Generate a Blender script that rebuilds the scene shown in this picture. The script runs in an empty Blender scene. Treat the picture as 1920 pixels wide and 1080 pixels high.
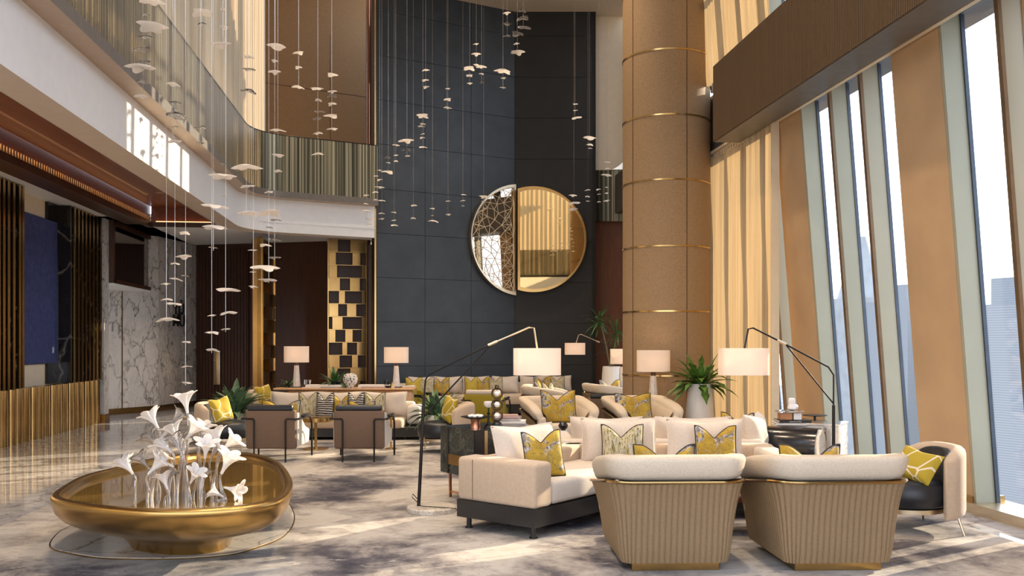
import bpy, bmesh, math, random
from mathutils import Vector, Matrix
random.seed(7)
sin, cos, pi = math.sin, math.cos, math.pi
rad = math.radians
sc = bpy.context.scene
COL = sc.collection
# ---------------------------------------------------------------- camera frame
F = 1700.0; EYE = 1.5; HY = 645.0
TH = math.atan(190 / F); CT, ST = cos(TH), sin(TH)
def W(xr, d, z=0.0): return Vector((xr * CT + d * ST, -xr * ST + d * CT, z))
def P(px, py, d): return W((px - 960) / F * d, d, EYE + (HY - py) / F * d)
def S(px, d, z=0.0): return W((px - 960) / F * d, d, z)
def G(px, py, z=0.0): return S(px, F * (EYE - z) / (py - HY), z)
def R(deg): return rad(deg) - TH
def zat(py, d): return EYE + (HY - py) / F * d
def dX(px, X): return X / ((px - 960) / F * CT + ST)      # depth where the view ray crosses the plane X
def YX(px, X): d = dX(px, X); return S(px, d).y

# ---------------------------------------------------------------- materials
class Mat:
    def __init__(s, name):
        s.m = bpy.data.materials.new(name); s.m.use_nodes = True
        s.t = s.m.node_tree; s.n = s.t.nodes; s.l = s.t.links
        s.b = s.n['Principled BSDF']; s.out = s.n['Material Output']
        s.tc = s.n.new('ShaderNodeTexCoord')
    def map(s, scale=(1, 1, 1), coord='Object', rot=(0, 0, 0)):
        q = s.n.new('ShaderNodeMapping'); q.inputs['Scale'].default_value = scale
        q.inputs['Rotation'].default_value = rot
        s.l.new(s.tc.outputs[coord], q.inputs[0]); return q.outputs[0]
    def noise(s, vec, scale=5, detail=4, rough=.5, dist=0):
        q = s.n.new('ShaderNodeTexNoise'); s.l.new(vec, q.inputs['Vector'])
        for k, v in (('Scale', scale), ('Detail', detail), ('Roughness', rough), ('Distortion', dist)): q.inputs[k].default_value = v
        return q.outputs[0]
    def noisec(s, vec, scale=5, detail=3):
        q = s.n.new('ShaderNodeTexNoise'); s.l.new(vec, q.inputs['Vector'])
        q.inputs['Scale'].default_value = scale; q.inputs['Detail'].default_value = detail
        return q.outputs[1]
    def vor(s, vec, scale=5, feat='DISTANCE_TO_EDGE', rnd=1):
        q = s.n.new('ShaderNodeTexVoronoi'); q.feature = feat; s.l.new(vec, q.inputs['Vector'])
        q.inputs['Scale'].default_value = scale; q.inputs['Randomness'].default_value = rnd
        return q.outputs[0]
    def wave(s, vec, scale=5, axis='X', dist=0, detail=2):
        q = s.n.new('ShaderNodeTexWave'); q.bands_direction = axis; s.l.new(vec, q.inputs['Vector'])
        q.inputs['Scale'].default_value = scale; q.inputs['Distortion'].default_value = dist
        q.inputs['Detail'].default_value = detail
        return q.outputs[1]
    def ramp(s, fac, stops, interp='LINEAR'):
        q = s.n.new('ShaderNodeValToRGB'); s.l.new(fac, q.inputs[0]); e = q.color_ramp.elements
        q.color_ramp.interpolation = interp
        while len(e) < len(stops): e.new(.5)
        for a, (p, c) in zip(e, stops):
            a.position = p; a.color = (c, c, c, 1) if isinstance(c, (int, float)) else (*c, 1)
        return q.outputs[0]
    def mixc(s, fac, a, b, mode='MIX'):
        q = s.n.new('ShaderNodeMix'); q.data_type = 'RGBA'; q.blend_type = mode
        for i, v in ((0, fac), (6, a), (7, b)):
            if isinstance(v, (int, float)): q.inputs[i].default_value = v
            elif isinstance(v, tuple): q.inputs[i].default_value = (*v, 1)
            else: s.l.new(v, q.inputs[i])
        return q.outputs[2]
    def addv(s, a, b, k=.1):
        q = s.n.new('ShaderNodeVectorMath'); q.operation = 'MULTIPLY_ADD'
        s.l.new(b, q.inputs[0]); q.inputs[1].default_value = (k, k, k); s.l.new(a, q.inputs[2]); return q.outputs[0]
    def math(s, op, a, b=0.0):
        q = s.n.new('ShaderNodeMath'); q.operation = op
        for i, v in ((0, a), (1, b)):
            if isinstance(v, (int, float)): q.inputs[i].default_value = v
            else: s.l.new(v, q.inputs[i])
        return q.outputs[0]
    def col(s, v):
        if isinstance(v, tuple): s.b.inputs['Base Color'].default_value = (*v, 1)
        else: s.l.new(v, s.b.inputs['Base Color'])
        return s
    def set(s, **k):
        for a, v in k.items():
            a = {'rough': 'Roughness', 'metal': 'Metallic', 'ior': 'IOR', 'trans': 'Transmission Weight', 'spec': 'Specular IOR Level',
                 'coat': 'Coat Weight', 'sheen': 'Sheen Weight', 'sss': 'Subsurface Weight', 'aniso': 'Anisotropic'}.get(a, a)
            i = s.b.inputs[a]
            if isinstance(v, (int, float, tuple)): i.default_value = v
            else: s.l.new(v, i)
        return s
    def bump(s, h, strength=.3, dist=.01):
        q = s.n.new('ShaderNodeBump'); q.inputs['Strength'].default_value = strength; q.inputs['Distance'].default_value = dist
        s.l.new(h, q.inputs['Height']); s.l.new(q.outputs[0], s.b.inputs['Normal']); return s
    def surf(s, sh): s.l.new(sh, s.out.inputs[0]); return s
    def shader(s, kind, color=(1, 1, 1), rough=None):
        q = s.n.new(kind)
        if isinstance(color, tuple): q.inputs[0].default_value = (*color, 1)
        else: s.l.new(color, q.inputs[0])
        if rough is not None: q.inputs['Roughness'].default_value = rough
        return q.outputs[0]
    def mixs(s, fac, a, b):
        q = s.n.new('ShaderNodeMixShader')
        if isinstance(fac, (int, float)): q.inputs[0].default_value = fac
        else: s.l.new(fac, q.inputs[0])
        s.l.new(a, q.inputs[1]); s.l.new(b, q.inputs[2]); return q.outputs[0]

def plain(name, c, rough=.6, metal=0, var=.12, scale=8, bump=0, bscale=60, **k):
    m = Mat(name); v = m.map()
    n = m.noise(v, scale, 4)
    lo = tuple(x * (1 - var) for x in c); hi = tuple(min(1, x * (1 + var)) for x in c)
    m.col(m.ramp(n, [(.3, lo), (.7, hi)])).set(rough=rough, metal=metal, **k)
    if bump: m.bump(m.noise(v, bscale, 3), bump, .004)
    return m.m

M = {}
M['fascia'] = plain('white_paint', (.88, .88, .87), .5, var=.02)
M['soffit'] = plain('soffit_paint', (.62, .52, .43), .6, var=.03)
M['ceil'] = plain('ceiling_paint', (.66, .56, .44), .7, var=.03)
M['cream'] = plain('cream_plaster', (.74, .62, .44), .6, var=.03)
M['slab'] = plain('bronze_slab', (.14, .125, .11), .45, var=.1)
M['ledge'] = plain('tan_ledge', (.50, .37, .26), .5, var=.05)
M['brown_fab'] = plain('brown_fabric', (.19, .105, .038), .75, var=.1, scale=30, bump=.3, bscale=200)
M['tan_fab'] = plain('tan_column_fabric', (.34, .22, .115), .7, var=.12, scale=40, bump=.4, bscale=180)
M['plaster'] = plain('ochre_plaster', (.50, .325, .175), .7, var=.1, scale=1.6, bump=.15, bscale=8)
M['brass'] = plain('brushed_brass', (.58, .38, .15), .22, 1, var=.08, scale=3)
M['bronze'] = plain('antique_bronze', (.46, .29, .11), .2, 1, var=.08, scale=4)
M['gold_bowl'] = plain('bronze_gold', (.50, .31, .105), .27, 1, var=.06, scale=2)
M['champ'] = plain('champagne_metal', (.72, .60, .42), .3, 1, var=.05)
M['dark_bronze'] = plain('dark_bronze', (.10, .065, .04), .3, .9, var=.1)
M['black_metal'] = plain('black_metal', (.02, .018, .016), .4, .6, var=.1)
M['steel'] = plain('polished_steel', (.7, .68, .65), .2, 1, var=.05)
M['fin'] = plain('sage_fin_paint', (.36, .345, .25), .45, var=.04, scale=2)
M['fin_edge'] = plain('fin_bronze_edge', (.16, .10, .05), .4, .3)
M['wframe'] = plain('window_frame_dark', (.05, .065, .09), .35, .3)
M['boucle'] = plain('cream_boucle', (.62, .52, .40), .95, var=.12, scale=140, bump=.9, bscale=120)
M['linen'] = plain('ivory_linen', (.62, .535, .45), .9, var=.06, scale=60, bump=.3, bscale=240)
M['linen_seat'] = plain('ivory_seat_linen', (.64, .57, .49), .9, var=.05, scale=60, bump=.25, bscale=200)
M['velvet_beige'] = plain('beige_velvet', (.52, .385, .265), .8, var=.06, scale=30, sheen=.3)
M['taupe'] = plain('taupe_wool', (.175, .11, .072), .9, var=.12, scale=90, bump=.5, bscale=200)
M['pale_side'] = plain('pale_grey_wool', (.66, .62, .57), .9, var=.06, scale=60)
M['gold_fab'] = plain('chartreuse_chenille', (.33, .25, .02), .9, var=.3, scale=120, bump=.6, bscale=160)
M['black_leather'] = plain('black_leather', (.016, .018, .022), .36, var=.15, bump=.2, bscale=150)
M['shell'] = plain('ribbed_taupe_shell', (.255, .168, .086), .62, var=.08, scale=60, bump=.2, bscale=300)
M['plinth_black'] = plain('black_lacquer', (.022, .021, .021), .22, var=.1)
M['oak'] = Mat('light_oak'); _m = M['oak']; _v = _m.map((1, 1, .2)); _m.col(_m.ramp(_m.noise(_v, 14, 5, .6, 1.5), [(.3, (.52, .29, .14)), (.7, (.64, .40, .21))])).set(rough=.45); M['oak'] = _m.m
def wood(name, a, b, sc_, scale=6, rough=.4, coat=0):
    m = Mat(name); v = m.map(sc_)
    m.col(m.ramp(m.noise(v, scale, 6, .6, 1.0), [(.3, a), (.72, b)])).set(rough=rough, coat=coat); return m.m
M['wood_dark'] = wood('dark_walnut', (.036, .0115, .004), (.075, .025, .008), (6, 6, .35), 5, .42)
M['wood_cove'] = wood('polished_cove_wood', (.13, .032, .010), (.24, .07, .022), (4, .35, 4), 5, .42, .1)
M['wood_red'] = wood('red_brown_wall', (.16, .05, .018), (.22, .075, .03), (3, 3, .4), 5, .5)
M['wood_table'] = wood('mahogany', (.10, .028, .018), (.16, .05, .03), (2, .4, 2), 6, .25)
# ribbed wood fascia
m = Mat('ribbed_walnut'); v = m.map()
w = m.wave(m.map((0, 1, 0)), 9, 'Y', .0, 0)
m.col(m.mixc(m.ramp(w, [(.0, 0.), (.25, 1.)]), (.035, .017, .006), m.ramp(m.noise(m.map((1, 30, .4)), 3, 4), [(.3, (.085, .047, .017)), (.7, (.125, .072, .028))]))).set(rough=.7)
m.bump(w, .5, .02); M['ribwood'] = m.m
# marbles
def marble(name, base, vein, scale=1.0, rough=.1, stretch=(1, 1, 1), wid=.035, cloud=.12, fine=1.0):
    m = Mat(name); v = m.map(stretch)
    d = m.addv(v, m.noisec(v, 1.6 * scale, 4), .55)
    e1 = m.ramp(m.vor(d, .85 * scale), [(0, 1.), (wid, .25), (wid * 2.6, 0.)])
    d2 = m.addv(v, m.noisec(v, 3.5 * scale, 4), .4)
    e2 = m.ramp(m.vor(d2, 2.6 * scale), [(0, .8 * fine), (wid * 1.1, 0.)])
    e = m.math('MAXIMUM', m.math('MULTIPLY', e1, m.noise(v, 2.2, 2)), m.math('MULTIPLY', e2, m.ramp(m.noise(v, 1.1, 3), [(.45, 0.), (.6, 1.)])))
    e = m.math('MULTIPLY', e, 1.5)
    bc = m.ramp(m.noise(d, 2.2 * scale, 5, .6), [(.3, tuple(x * (1 - cloud) for x in base)), (.7, base)])
    m.col(m.mixc(e, bc, vein)).set(rough=rough); return m.m
M['marble_wall'] = marble('white_marble', (.66, .63, .59), (.07, .06, .05), 3.0, .16, (1, 1, .5), .028, .22)
M['marble_floor'] = marble('grey_floor_marble', (.60, .59, .60), (.14, .13, .14), 1.7, .05, (1, 1.5, 1), .03, .30)
M['marble_black'] = marble('black_marble', (.018, .015, .013), (.25, .22, .18), 1.0, .12, (1, 1, 1), .012, .3, .25)
M['marble_base'] = marble('cream_marble', (.72, .66, .56), (.34, .26, .19), 7, .25, (1, 1, 1), .05, .15)
M['marble_disc'] = marble('disc_marble', (.70, .66, .60), (.26, .20, .16), 1.6, .05, (1, 1, 1), .02, .15)
M['marble_lamp'] = marble('lamp_marble', (.80, .74, .66), (.45, .36, .28), 9, .4, (1, 1, 1), .05, .1)
M['marble_green'] = marble('green_black_marble', (.035, .042, .036), (.13, .14, .12), 3, .1, (1, 1, 1), .02, .4)
# carpet
m = Mat('carpet'); v = m.map(); d = m.addv(v, m.noisec(v, 1.6, 3), .35)
c = m.ramp(m.noise(d, .85, 10, .66, .3), [(.36, (.035, .034, .050)), (.43, (.11, .10, .11)), (.49, (.30, .27, .25)), (.58, (.52, .485, .44)), (.68, (.47, .42, .36)), (.78, (.24, .18, .12))])
st = m.ramp(m.noise(m.map((2.2, 7, 1)), 3.0, 6, .7, .6), [(.575, 0.), (.64, 1.)])
k0 = m.ramp(m.noise(m.map(), 1.1, 3), [(.42, 0.), (.60, 1.)])
c = m.mixc(m.math('MULTIPLY', m.math('MULTIPLY', st, k0), .75), c, (.075, .075, .10))
w2 = m.ramp(m.noise(m.map((1.5, 5, 1)), 3.3, 6, .7, .4), [(.60, 0.), (.68, .7)])
c = m.mixc(w2, c, (.62, .60, .57))
l1 = m.ramp(m.noise(m.map((1.1, 3.2, 1)), 3.6, 4, .7, 1.0), [(.49, 0.), (.5, 1.), (.51, 0.)])
k = m.ramp(m.noise(m.map((1, 1.4, 1)), 2.6, 3), [(.57, 0.), (.63, 1.)])
c = m.mixc(m.math('MULTIPLY', l1, k), c, (.10, .075, .025))
m.col(c).set(rough=.95); m.bump(m.noise(m.map(), 260, 2), .5, .006); M['carpet'] = m.m
# dark wall leather panels
m = Mat('navy_panel'); v = m.map()
m.col(m.ramp(m.noise(v, 2.5, 5), [(.3, (.024, .031, .040)), (.7, (.038, .048, .060))])).set(rough=m.ramp(m.noise(v, 40, 3), [(.3, .36), (.7, .5)]))
m.bump(m.noise(v, 90, 4), .35, .006); M['navy'] = m.m
m = Mat('charcoal_panel'); v = m.map()
m.col(m.ramp(m.noise(v, 2.5, 5), [(.3, (.011, .010, .009)), (.7, (.016, .015, .013))])).set(rough=.6)
m.bump(m.noise(v, 90, 4), .3, .006); M['charcoal'] = m.m
# painting
m = Mat('navy_canvas'); v = m.map()
c = m.ramp(m.noise(v, 9, 6, .7), [(.3, (.020, .028, .10)), (.7, (.05, .062, .19))])
c = m.mixc(m.ramp(m.noise(m.map((1, 3, 26)), 2.6, 4, .6, .4), [(.69, 0.), (.72, .8)]), c, (.5, .5, .58))
m.col(c).set(rough=.8); m.bump(m.noise(v, 70, 4), .6, .01); M['canvas'] = m.m
# curtains
def curtain_mat(name, c, t=.5):
    m = Mat(name); v = m.map((1, 1, .03))
    cc = m.ramp(m.noise(v, 12, 3), [(.3, tuple(x * .74 for x in c)), (.7, c)])  # darker vertical streaks put pleat shade into the cloth colour
    m.surf(m.mixs(t, m.shader('ShaderNodeBsdfDiffuse', cc), m.shader('ShaderNodeBsdfTranslucent', cc))); return m.m
M['curtain'] = curtain_mat('gold_sheer', (.60, .43, .235), .36)
M['sheer'] = curtain_mat('cream_sheer', (.58, .465, .32), .4)
# balustrade: bronze metal mesh with fine vertical cords, partly see-through
m = Mat('bronze_mesh'); w = m.noise(m.map((38, 38, .12)), 1.0, 3, .6)
m.col(m.ramp(w, [(.40, (.05, .046, .038)), (.5, (.20, .188, .155)), (.60, (.50, .475, .41))])).set(rough=.35, metal=.55)
tr = m.shader('ShaderNodeBsdfTransparent', (.82, .79, .70))
m.surf(m.mixs(m.ramp(w, [(.42, .25), (.56, .80)]), m.b.outputs[0], tr)); M['mesh'] = m.m
m = Mat('bronze_flute'); w = m.noise(m.map((26, 26, .08)), 1.0, 3, .6)
m.col(m.ramp(w, [(.38, (.035, .03, .018)), (.5, (.13, .12, .075)), (.62, (.38, .35, .24))])).set(rough=.4, metal=.5); M['flute'] = m.m
# glass
m = Mat('window_pane'); m.surf(m.mixs(.07, m.shader('ShaderNodeBsdfTransparent', (.97, .99, 1)), m.shader('ShaderNodeBsdfGlossy', (1, 1, 1), .02))); M['pane'] = m.m
m = Mat('frosted_glass'); m.col((.86, .84, .82)).set(rough=.35)
m.surf(m.mixs(.45, m.b.outputs[0], m.shader('ShaderNodeBsdfTranslucent', (.93, .9, .87)))); M['frost'] = m.m
m = Mat('clear_glass'); m.col((.96, .96, .98)).set(rough=.04, trans=.92, ior=1.4); M['clear'] = m.m
m = Mat('water'); m.col((.55, .42, .2)).set(rough=.01, trans=.0, spec=.6)
m.col((.30, .185, .055)).set(rough=.03, coat=1.0); M['water'] = m.m
def mirror(name, c, r=.02):
    m = Mat(name); m.col(c).set(rough=r, metal=1.0); return m.m
M['mirror_gold'] = mirror('gold_mirror', (.78, .62, .36)); M['mirror_bronze'] = mirror('bronze_mirror', (.62, .55, .46)); M['mirror_dark'] = mirror('dark_mirror', (.30, .25, .22), .05)
# lampshade
m = Mat('linen_shade'); v = m.map((1, 1, 1)); n_ = m.noise(m.map((30, 30, 160)), 4, 2)
c = m.ramp(n_, [(.3, (.78, .69, .60)), (.7, (.85, .77, .68))])
m.col(c).set(rough=.9); m.set(**{'Emission Color': (1, .70, .52, 1), 'Emission Strength': .12})
m.surf(m.mixs(.35, m.b.outputs[0], m.shader('ShaderNodeBsdfTranslucent', c))); M['shade'] = m.m
def emit(name, c, s):
    m = Mat(name); q = m.n.new('ShaderNodeEmission'); q.inputs[0].default_value = (*c, 1); q.inputs[1].default_value = s; m.surf(q.outputs[0]); return m.m
M['cove_light'] = emit('cove_light', (1, .50, .22), 2.2)
# plants, small things
M['leaf'] = plain('leaf_green', (.045, .12, .028), .4, var=.45, scale=14)
M['leaf_pale'] = plain('leaf_sage', (.10, .17, .085), .45, var=.5, scale=18)
M['leaf_lime'] = plain('leaf_fern', (.09, .19, .03), .45, var=.45, scale=14)
M['pot'] = plain('matt_white_pot', (.78, .74, .68), .6, var=.03)
M['bark'] = plain('bark', (.16, .12, .07), .8, var=.3)
M['white'] = plain('white_ceramic', (.85, .82, .79), .4, var=.03)
M['paper'] = plain('white_paper', (.78, .74, .69), .8, var=.05)
M['paper_grey'] = plain('grey_cover', (.42, .38, .36), .6, var=.1)
M['rose_cover'] = plain('rose_cover', (.50, .32, .28), .6, var=.1)
M['black_cover'] = plain('black_cover', (.015, .014, .014), .4)
M['copper'] = plain('copper', (.60, .28, .17), .3, 1)
M['amber'] = plain('amber_wood', (.50, .22, .09), .35, var=.15)
M['black_ceramic'] = plain('black_ceramic', (.012, .013, .018), .18)
m = Mat('speckled_ceramic'); v = m.map()
m.col(m.mixc(m.ramp(m.vor(v, 32, 'F1'), [(.34, 1.), (.40, 0.)]), (.82, .76, .68), (.05, .04, .035))).set(rough=.5); M['speckle'] = m.m
# cushion textiles
m = Mat('gold_brocade'); v = m.map(); d = m.addv(v, m.noisec(v, 9, 3), .06)
c = m.ramp(m.noise(v, 5, 3), [(.35, (.36, .22, .012)), (.65, (.54, .37, .035))])
br = m.ramp(m.noise(d, 5.0, 5, .7, .8), [(.50, 0.), (.56, 1.)])
gr = m.ramp(m.noise(d, 34, 3, .7), [(.38, (.05, .045, .05)), (.55, (.36, .34, .36)), (.7, (.72, .69, .66))])
c = m.mixc(br, c, gr)
ln = m.ramp(m.noise(d, 11, 5, .65, 1.2), [(.485, 0.), (.50, .85), (.515, 0.)])
c = m.mixc(ln, c, (.07, .06, .04))
m.col(c).set(rough=.7); M['brocade'] = m.m
m = Mat('olive_streak'); c = m.ramp(m.noise(m.map((40, 40, 5)), 1.6, 4, .7, .6), [(.32, (.03, .028, .03)), (.45, (.30, .24, .07)), (.53, (.60, .55, .40)), (.62, (.26, .22, .20)), (.72, (.72, .68, .62))])
m.col(c).set(rough=.8); M['streak'] = m.m
m = Mat('charcoal_stripe'); c = m.ramp(m.wave(m.map((1, 1, 1)), 9, 'Z', 3.5, 3), [(.25, (.025, .025, .03)), (.6, (.12, .115, .12)), (.8, (.55, .50, .43))])
m.col(c).set(rough=.8); M['stripe'] = m.m
m = Mat('yellow_line'); v = m.map()
m.col(m.mixc(m.ramp(m.vor(v, 5.2), [(.0, 1.), (.022, 1.), (.03, 0.)]), (.42, .30, .018), (.74, .64, .48))).set(rough=.75); M['geo'] = m.m
M['ochre_vel'] = plain('ochre_velvet', (.45, .33, .03), .8, var=.15, scale=20, sheen=.3)
M['piping'] = plain('black_piping', (.02, .018, .02), .7)
M['city'] = plain('hazy_concrete', (.31, .315, .32), .9, var=.12, scale=.2)  # distance haze is put into the flat pale city colours
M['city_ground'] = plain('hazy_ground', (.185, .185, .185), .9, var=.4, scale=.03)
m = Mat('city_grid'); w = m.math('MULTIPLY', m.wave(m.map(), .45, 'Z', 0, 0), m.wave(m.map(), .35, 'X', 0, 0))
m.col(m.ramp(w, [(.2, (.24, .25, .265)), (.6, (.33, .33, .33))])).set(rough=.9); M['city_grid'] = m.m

# ---------------------------------------------------------------- mesh builder
class MB:
    def __init__(s): s.v = []; s.f = []
    def add(s, vs, fs):
        o = len(s.v); s.v += [tuple(x) for x in vs]; s.f += [tuple(i + o for i in f) for f in fs]; return s
    def box(s, c, d, rz=0):
        hx, hy, hz = d[0] / 2, d[1] / 2, d[2] / 2; a, b = cos(rz), sin(rz); vs = []
        for z in (-hz, hz):
            for x, y in ((-hx, -hy), (hx, -hy), (hx, hy), (-hx, hy)):
                vs.append((c[0] + x * a - y * b, c[1] + x * b + y * a, c[2] + z))
        return s.add(vs, [(3, 2, 1, 0), (4, 5, 6, 7), (0, 1, 5, 4), (1, 2, 6, 5), (2, 3, 7, 6), (3, 0, 4, 7)])
    def rbox(s, c, d, r=.03, rz=0, seg=3, M_=None):
        bm = bmesh.new(); bmesh.ops.create_cube(bm, size=1)
        bmesh.ops.scale(bm, vec=d, verts=bm.verts)
        bmesh.ops.bevel(bm, geom=bm.edges[:], offset=min(r, min(d) * .49), segments=seg, profile=.5, affect='EDGES')
        q = Matrix.Translation(c) @ Matrix.Rotation(rz, 4, 'Z')
        if M_ is not None: q = M_
        s.add([q @ v.co for v in bm.verts], [[v.index for v in f.verts] for f in bm.faces]); bm.free(); return s
    def grid(s, rows, cu=False, cv=False):
        n, m = len(rows), len(rows[0]); fs = []
        for i in range(n if cu else n - 1):
            for j in range(m if cv else m - 1):
                i2, j2 = (i + 1) % n, (j + 1) % m
                fs.append((i * m + j, i * m + j2, i2 * m + j2, i2 * m + j))
        return s.add([p for r in rows for p in r], fs)
    def lathe(s, prof, n=32, c=(0, 0, 0), cap=True, sx=1, sy=1):
        rows = [[(c[0] + r * sx * cos(2 * pi * k / n), c[1] + r * sy * sin(2 * pi * k / n), c[2] + z) for k in range(n)] for r, z in prof]
        o = len(s.v); s.grid(rows, False, True)
        if cap:
            s.f.append(tuple(o + k for k in reversed(range(n)))); s.f.append(tuple(o + (len(prof) - 1) * n + k for k in range(n)))
        return s
    def cyl(s, c, r, h, n=24, r2=None): return s.lathe([(r, 0), (r if r2 is None else r2, h)], n, c)
    def tube(s, pts, r, n=8, closed=False, cap=True):
        pts = [Vector(p) for p in pts]; N = len(pts); rr = r if isinstance(r, (list, tuple)) else [r] * N
        rows = []; up = None
        for i, p in enumerate(pts):
            a = pts[(i - 1) % N] if (closed or i) else p; b = pts[(i + 1) % N] if (closed or i < N - 1) else p
            t = (b - a).normalized()
            if up is None: up = Vector((0, 0, 1)) if abs(t.z) < .9 else Vector((1, 0, 0))
            x = t.cross(up); x = x.normalized() if x.length > 1e-6 else t.orthogonal().normalized()
            up = x.cross(t).normalized()
            rows.append([p + (x * cos(2 * pi * k / n) + up * sin(2 * pi * k / n)) * rr[i] for k in range(n)])
        o = len(s.v); s.grid(rows, closed, True)
        if cap and not closed:
            s.f.append(tuple(o + k for k in reversed(range(n)))); s.f.append(tuple(o + (N - 1) * n + k for k in range(n)))
        return s
    def prism(s, poly, z0, z1):
        n = len(poly); vs = [(p[0], p[1], z0) for p in poly] + [(p[0], p[1], z1) for p in poly]
        fs = [tuple(reversed(range(n))), tuple(range(n, 2 * n))] + [(i, (i + 1) % n, n + (i + 1) % n, n + i) for i in range(n)]
        return s.add(vs, fs)
    def wall(s, p0, p1, z0, z1, th=.15):
        """a slab along p0-p1 whose thickness goes to the side away from the viewer's left-hand normal"""
        p0 = Vector((p0[0], p0[1])); p1 = Vector((p1[0], p1[1])); t = (p1 - p0).normalized(); n = Vector((-t.y, t.x)) * th
        return s.prism([p0, p1, p1 + n, p0 + n], z0, z1)
    def hexa(s, a, b):
        """two quads joined"""
        return s.add(list(a) + list(b), [(3, 2, 1, 0), (4, 5, 6, 7), (0, 1, 5, 4), (1, 2, 6, 5), (2, 3, 7, 6), (3, 0, 4, 7)])
    def build(s, name, mat, parent=None, loc=None, rz=0, smooth=38, origin=None):
        me = bpy.data.meshes.new(name); vs = s.v
        if origin is not None: vs = [(a - origin[0], b - origin[1], c - origin[2]) for a, b, c in vs]; loc = origin
        me.from_pydata(vs, [], s.f); me.materials.append(M[mat] if isinstance(mat, str) else mat)
        bm = bmesh.new(); bm.from_mesh(me); bmesh.ops.recalc_face_normals(bm, faces=bm.faces); bm.to_mesh(me); bm.free()
        if smooth: me.shade_smooth(); me.set_sharp_from_angle(angle=rad(smooth))
        o = bpy.data.objects.new(name, me); COL.objects.link(o)
        if parent: o.parent = parent
        if loc is not None: o.location = loc
        if rz: o.rotation_euler.z = rz
        return o

def tag(o, label=None, cat=None, group=None, kind=None):
    if label: o['label'] = label
    if cat: o['category'] = cat
    if group: o['group'] = group
    if kind: o['kind'] = kind
    return o
def thing(name, label, cat, loc, rz=0, group=None):
    o = bpy.data.objects.new(name, None); o.empty_display_size = .1; COL.objects.link(o)
    o.location = loc; o.rotation_euler.z = rz; return tag(o, label, cat, group)
def struct(mb, name, mat, parent=None, smooth=38, origin=None):
    o = mb.build(name, mat, parent, smooth=smooth, origin=origin)
    if parent is None: o['kind'] = 'structure'
    return o
def dup(root, loc, rz, label, group=None, scale=None):
    def cp(o, par):
        c = o.copy(); COL.objects.link(c)
        if par: c.parent = par
        for ch in kids.get(o.name, []): cp(ch, c)
        return c
    kids = {}
    for q in bpy.data.objects:
        if q.parent: kids.setdefault(q.parent.name, []).append(q)
    r = cp(root, None); r.location = loc; r.rotation_euler.z = rz; r['label'] = label
    if group: r['group'] = group
    if scale: r.scale = scale
    return r
SUN, SKY, HALL_FILL, AISLE_FILL, EXPO = 9.0, 3.0, 540, 260, 0.22
# ================================================================ SETTING
def xin(z, X0=5.0): return X0 - .08 * z
struct(MB().box((-2.3, 11.5, -.05), (15.3, 29, .1)), 'floor', 'marble_floor')
rug = MB().prism([(-3.35, 1.2), (4.55, 1.2), (4.55, 12.7), (3.1, 12.7), (3.1, 19.9), (2.3, 20.1), (-.85, 18.85), (-3.35, 18.85)], .0005, .004).build('carpet', 'carpet')
tag(rug, 'large pale carpet with charcoal brushstroke pattern under all the seating', 'carpet')
# ---- balcony path: straight along the gallery, then curving to the far wall
U2 = Vector((2.48, .98)).normalized(); N2 = Vector((U2.y, -U2.x))
def bpath(off, n=14, y0=1.5, r0=1.25):
    X = -3.23 + off
    q = Vector((-.75, 19.15)) + N2 * off
    t = (X - q.x) / U2.x; Cc = q + U2 * t
    ang = math.acos(max(-1, min(1, U2.y))); r = max(.15, r0 - off); tl = r * math.tan(ang / 2)
    a = Cc - Vector((0, tl)); pts = [Vector((X, y0 + (a.y - y0) * k / 6)) for k in range(6)]
    cen = a + Vector((r, 0))
    for k in range(n + 1):
        th = pi - ang * k / n
        pts.append(cen + Vector((r * cos(th), r * sin(th))))
    for k in range(1, 5): pts.append(pts[5 + n + 1] + (q - pts[5 + n + 1]) * k / 4)
    return pts
def sweep(prof, y0=1.5):
    return MB().grid([[(p.x, p.y, z) for p in bpath(o, y0=y0)] for o, z in prof])
struct(sweep([(0, 3.72), (0, 4.37)]), 'trim_1', 'fascia')
struct(sweep([(0, 3.72), (-.36, 3.72)]), 'trim_2', 'soffit')
struct(sweep([(0, 4.37), (.24, 4.37)]), 'trim_3', 'ledge')
struct(sweep([(.24, 4.37), (.24, 4.5), (.14, 4.5)]), 'trim_4', 'slab')
struct(sweep([(.24, 4.44), (-.9, 4.44)]), 'floor_upper', 'ledge')
# balustrade: see-through mesh along the gallery, fluted bronze on the far stretch
def bal(a, b, name, mat, label):
    pa, pb = bpath(.2), bpath(.17)
    pts = pa[a:b] + list(reversed(pb[a:b]))
    z1 = 5.6
    t = thing(name, label, 'balustrade', (pa[a].x, pa[a].y, 4.5))
    MB().prism([(p.x - pa[a].x, p.y - pa[a].y) for p in pts], 0, z1 - 4.5).build('mesh_panel', mat, t, smooth=60)
    MB().tube([(p.x - pa[a].x - .015, p.y - pa[a].y, z1 - 4.49) for p in pa[a:b]], .012, 6).build('top_rail', 'black_metal', t)
bal(0, 14, 'gallery_balustrade', 'mesh', 'long tinted balustrade of the upper gallery with vertical cords seen through it')
bal(13, 25, 'gallery_balustrade', 'flute', 'short fluted bronze balustrade beside the navy wall on the upper gallery')
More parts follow.
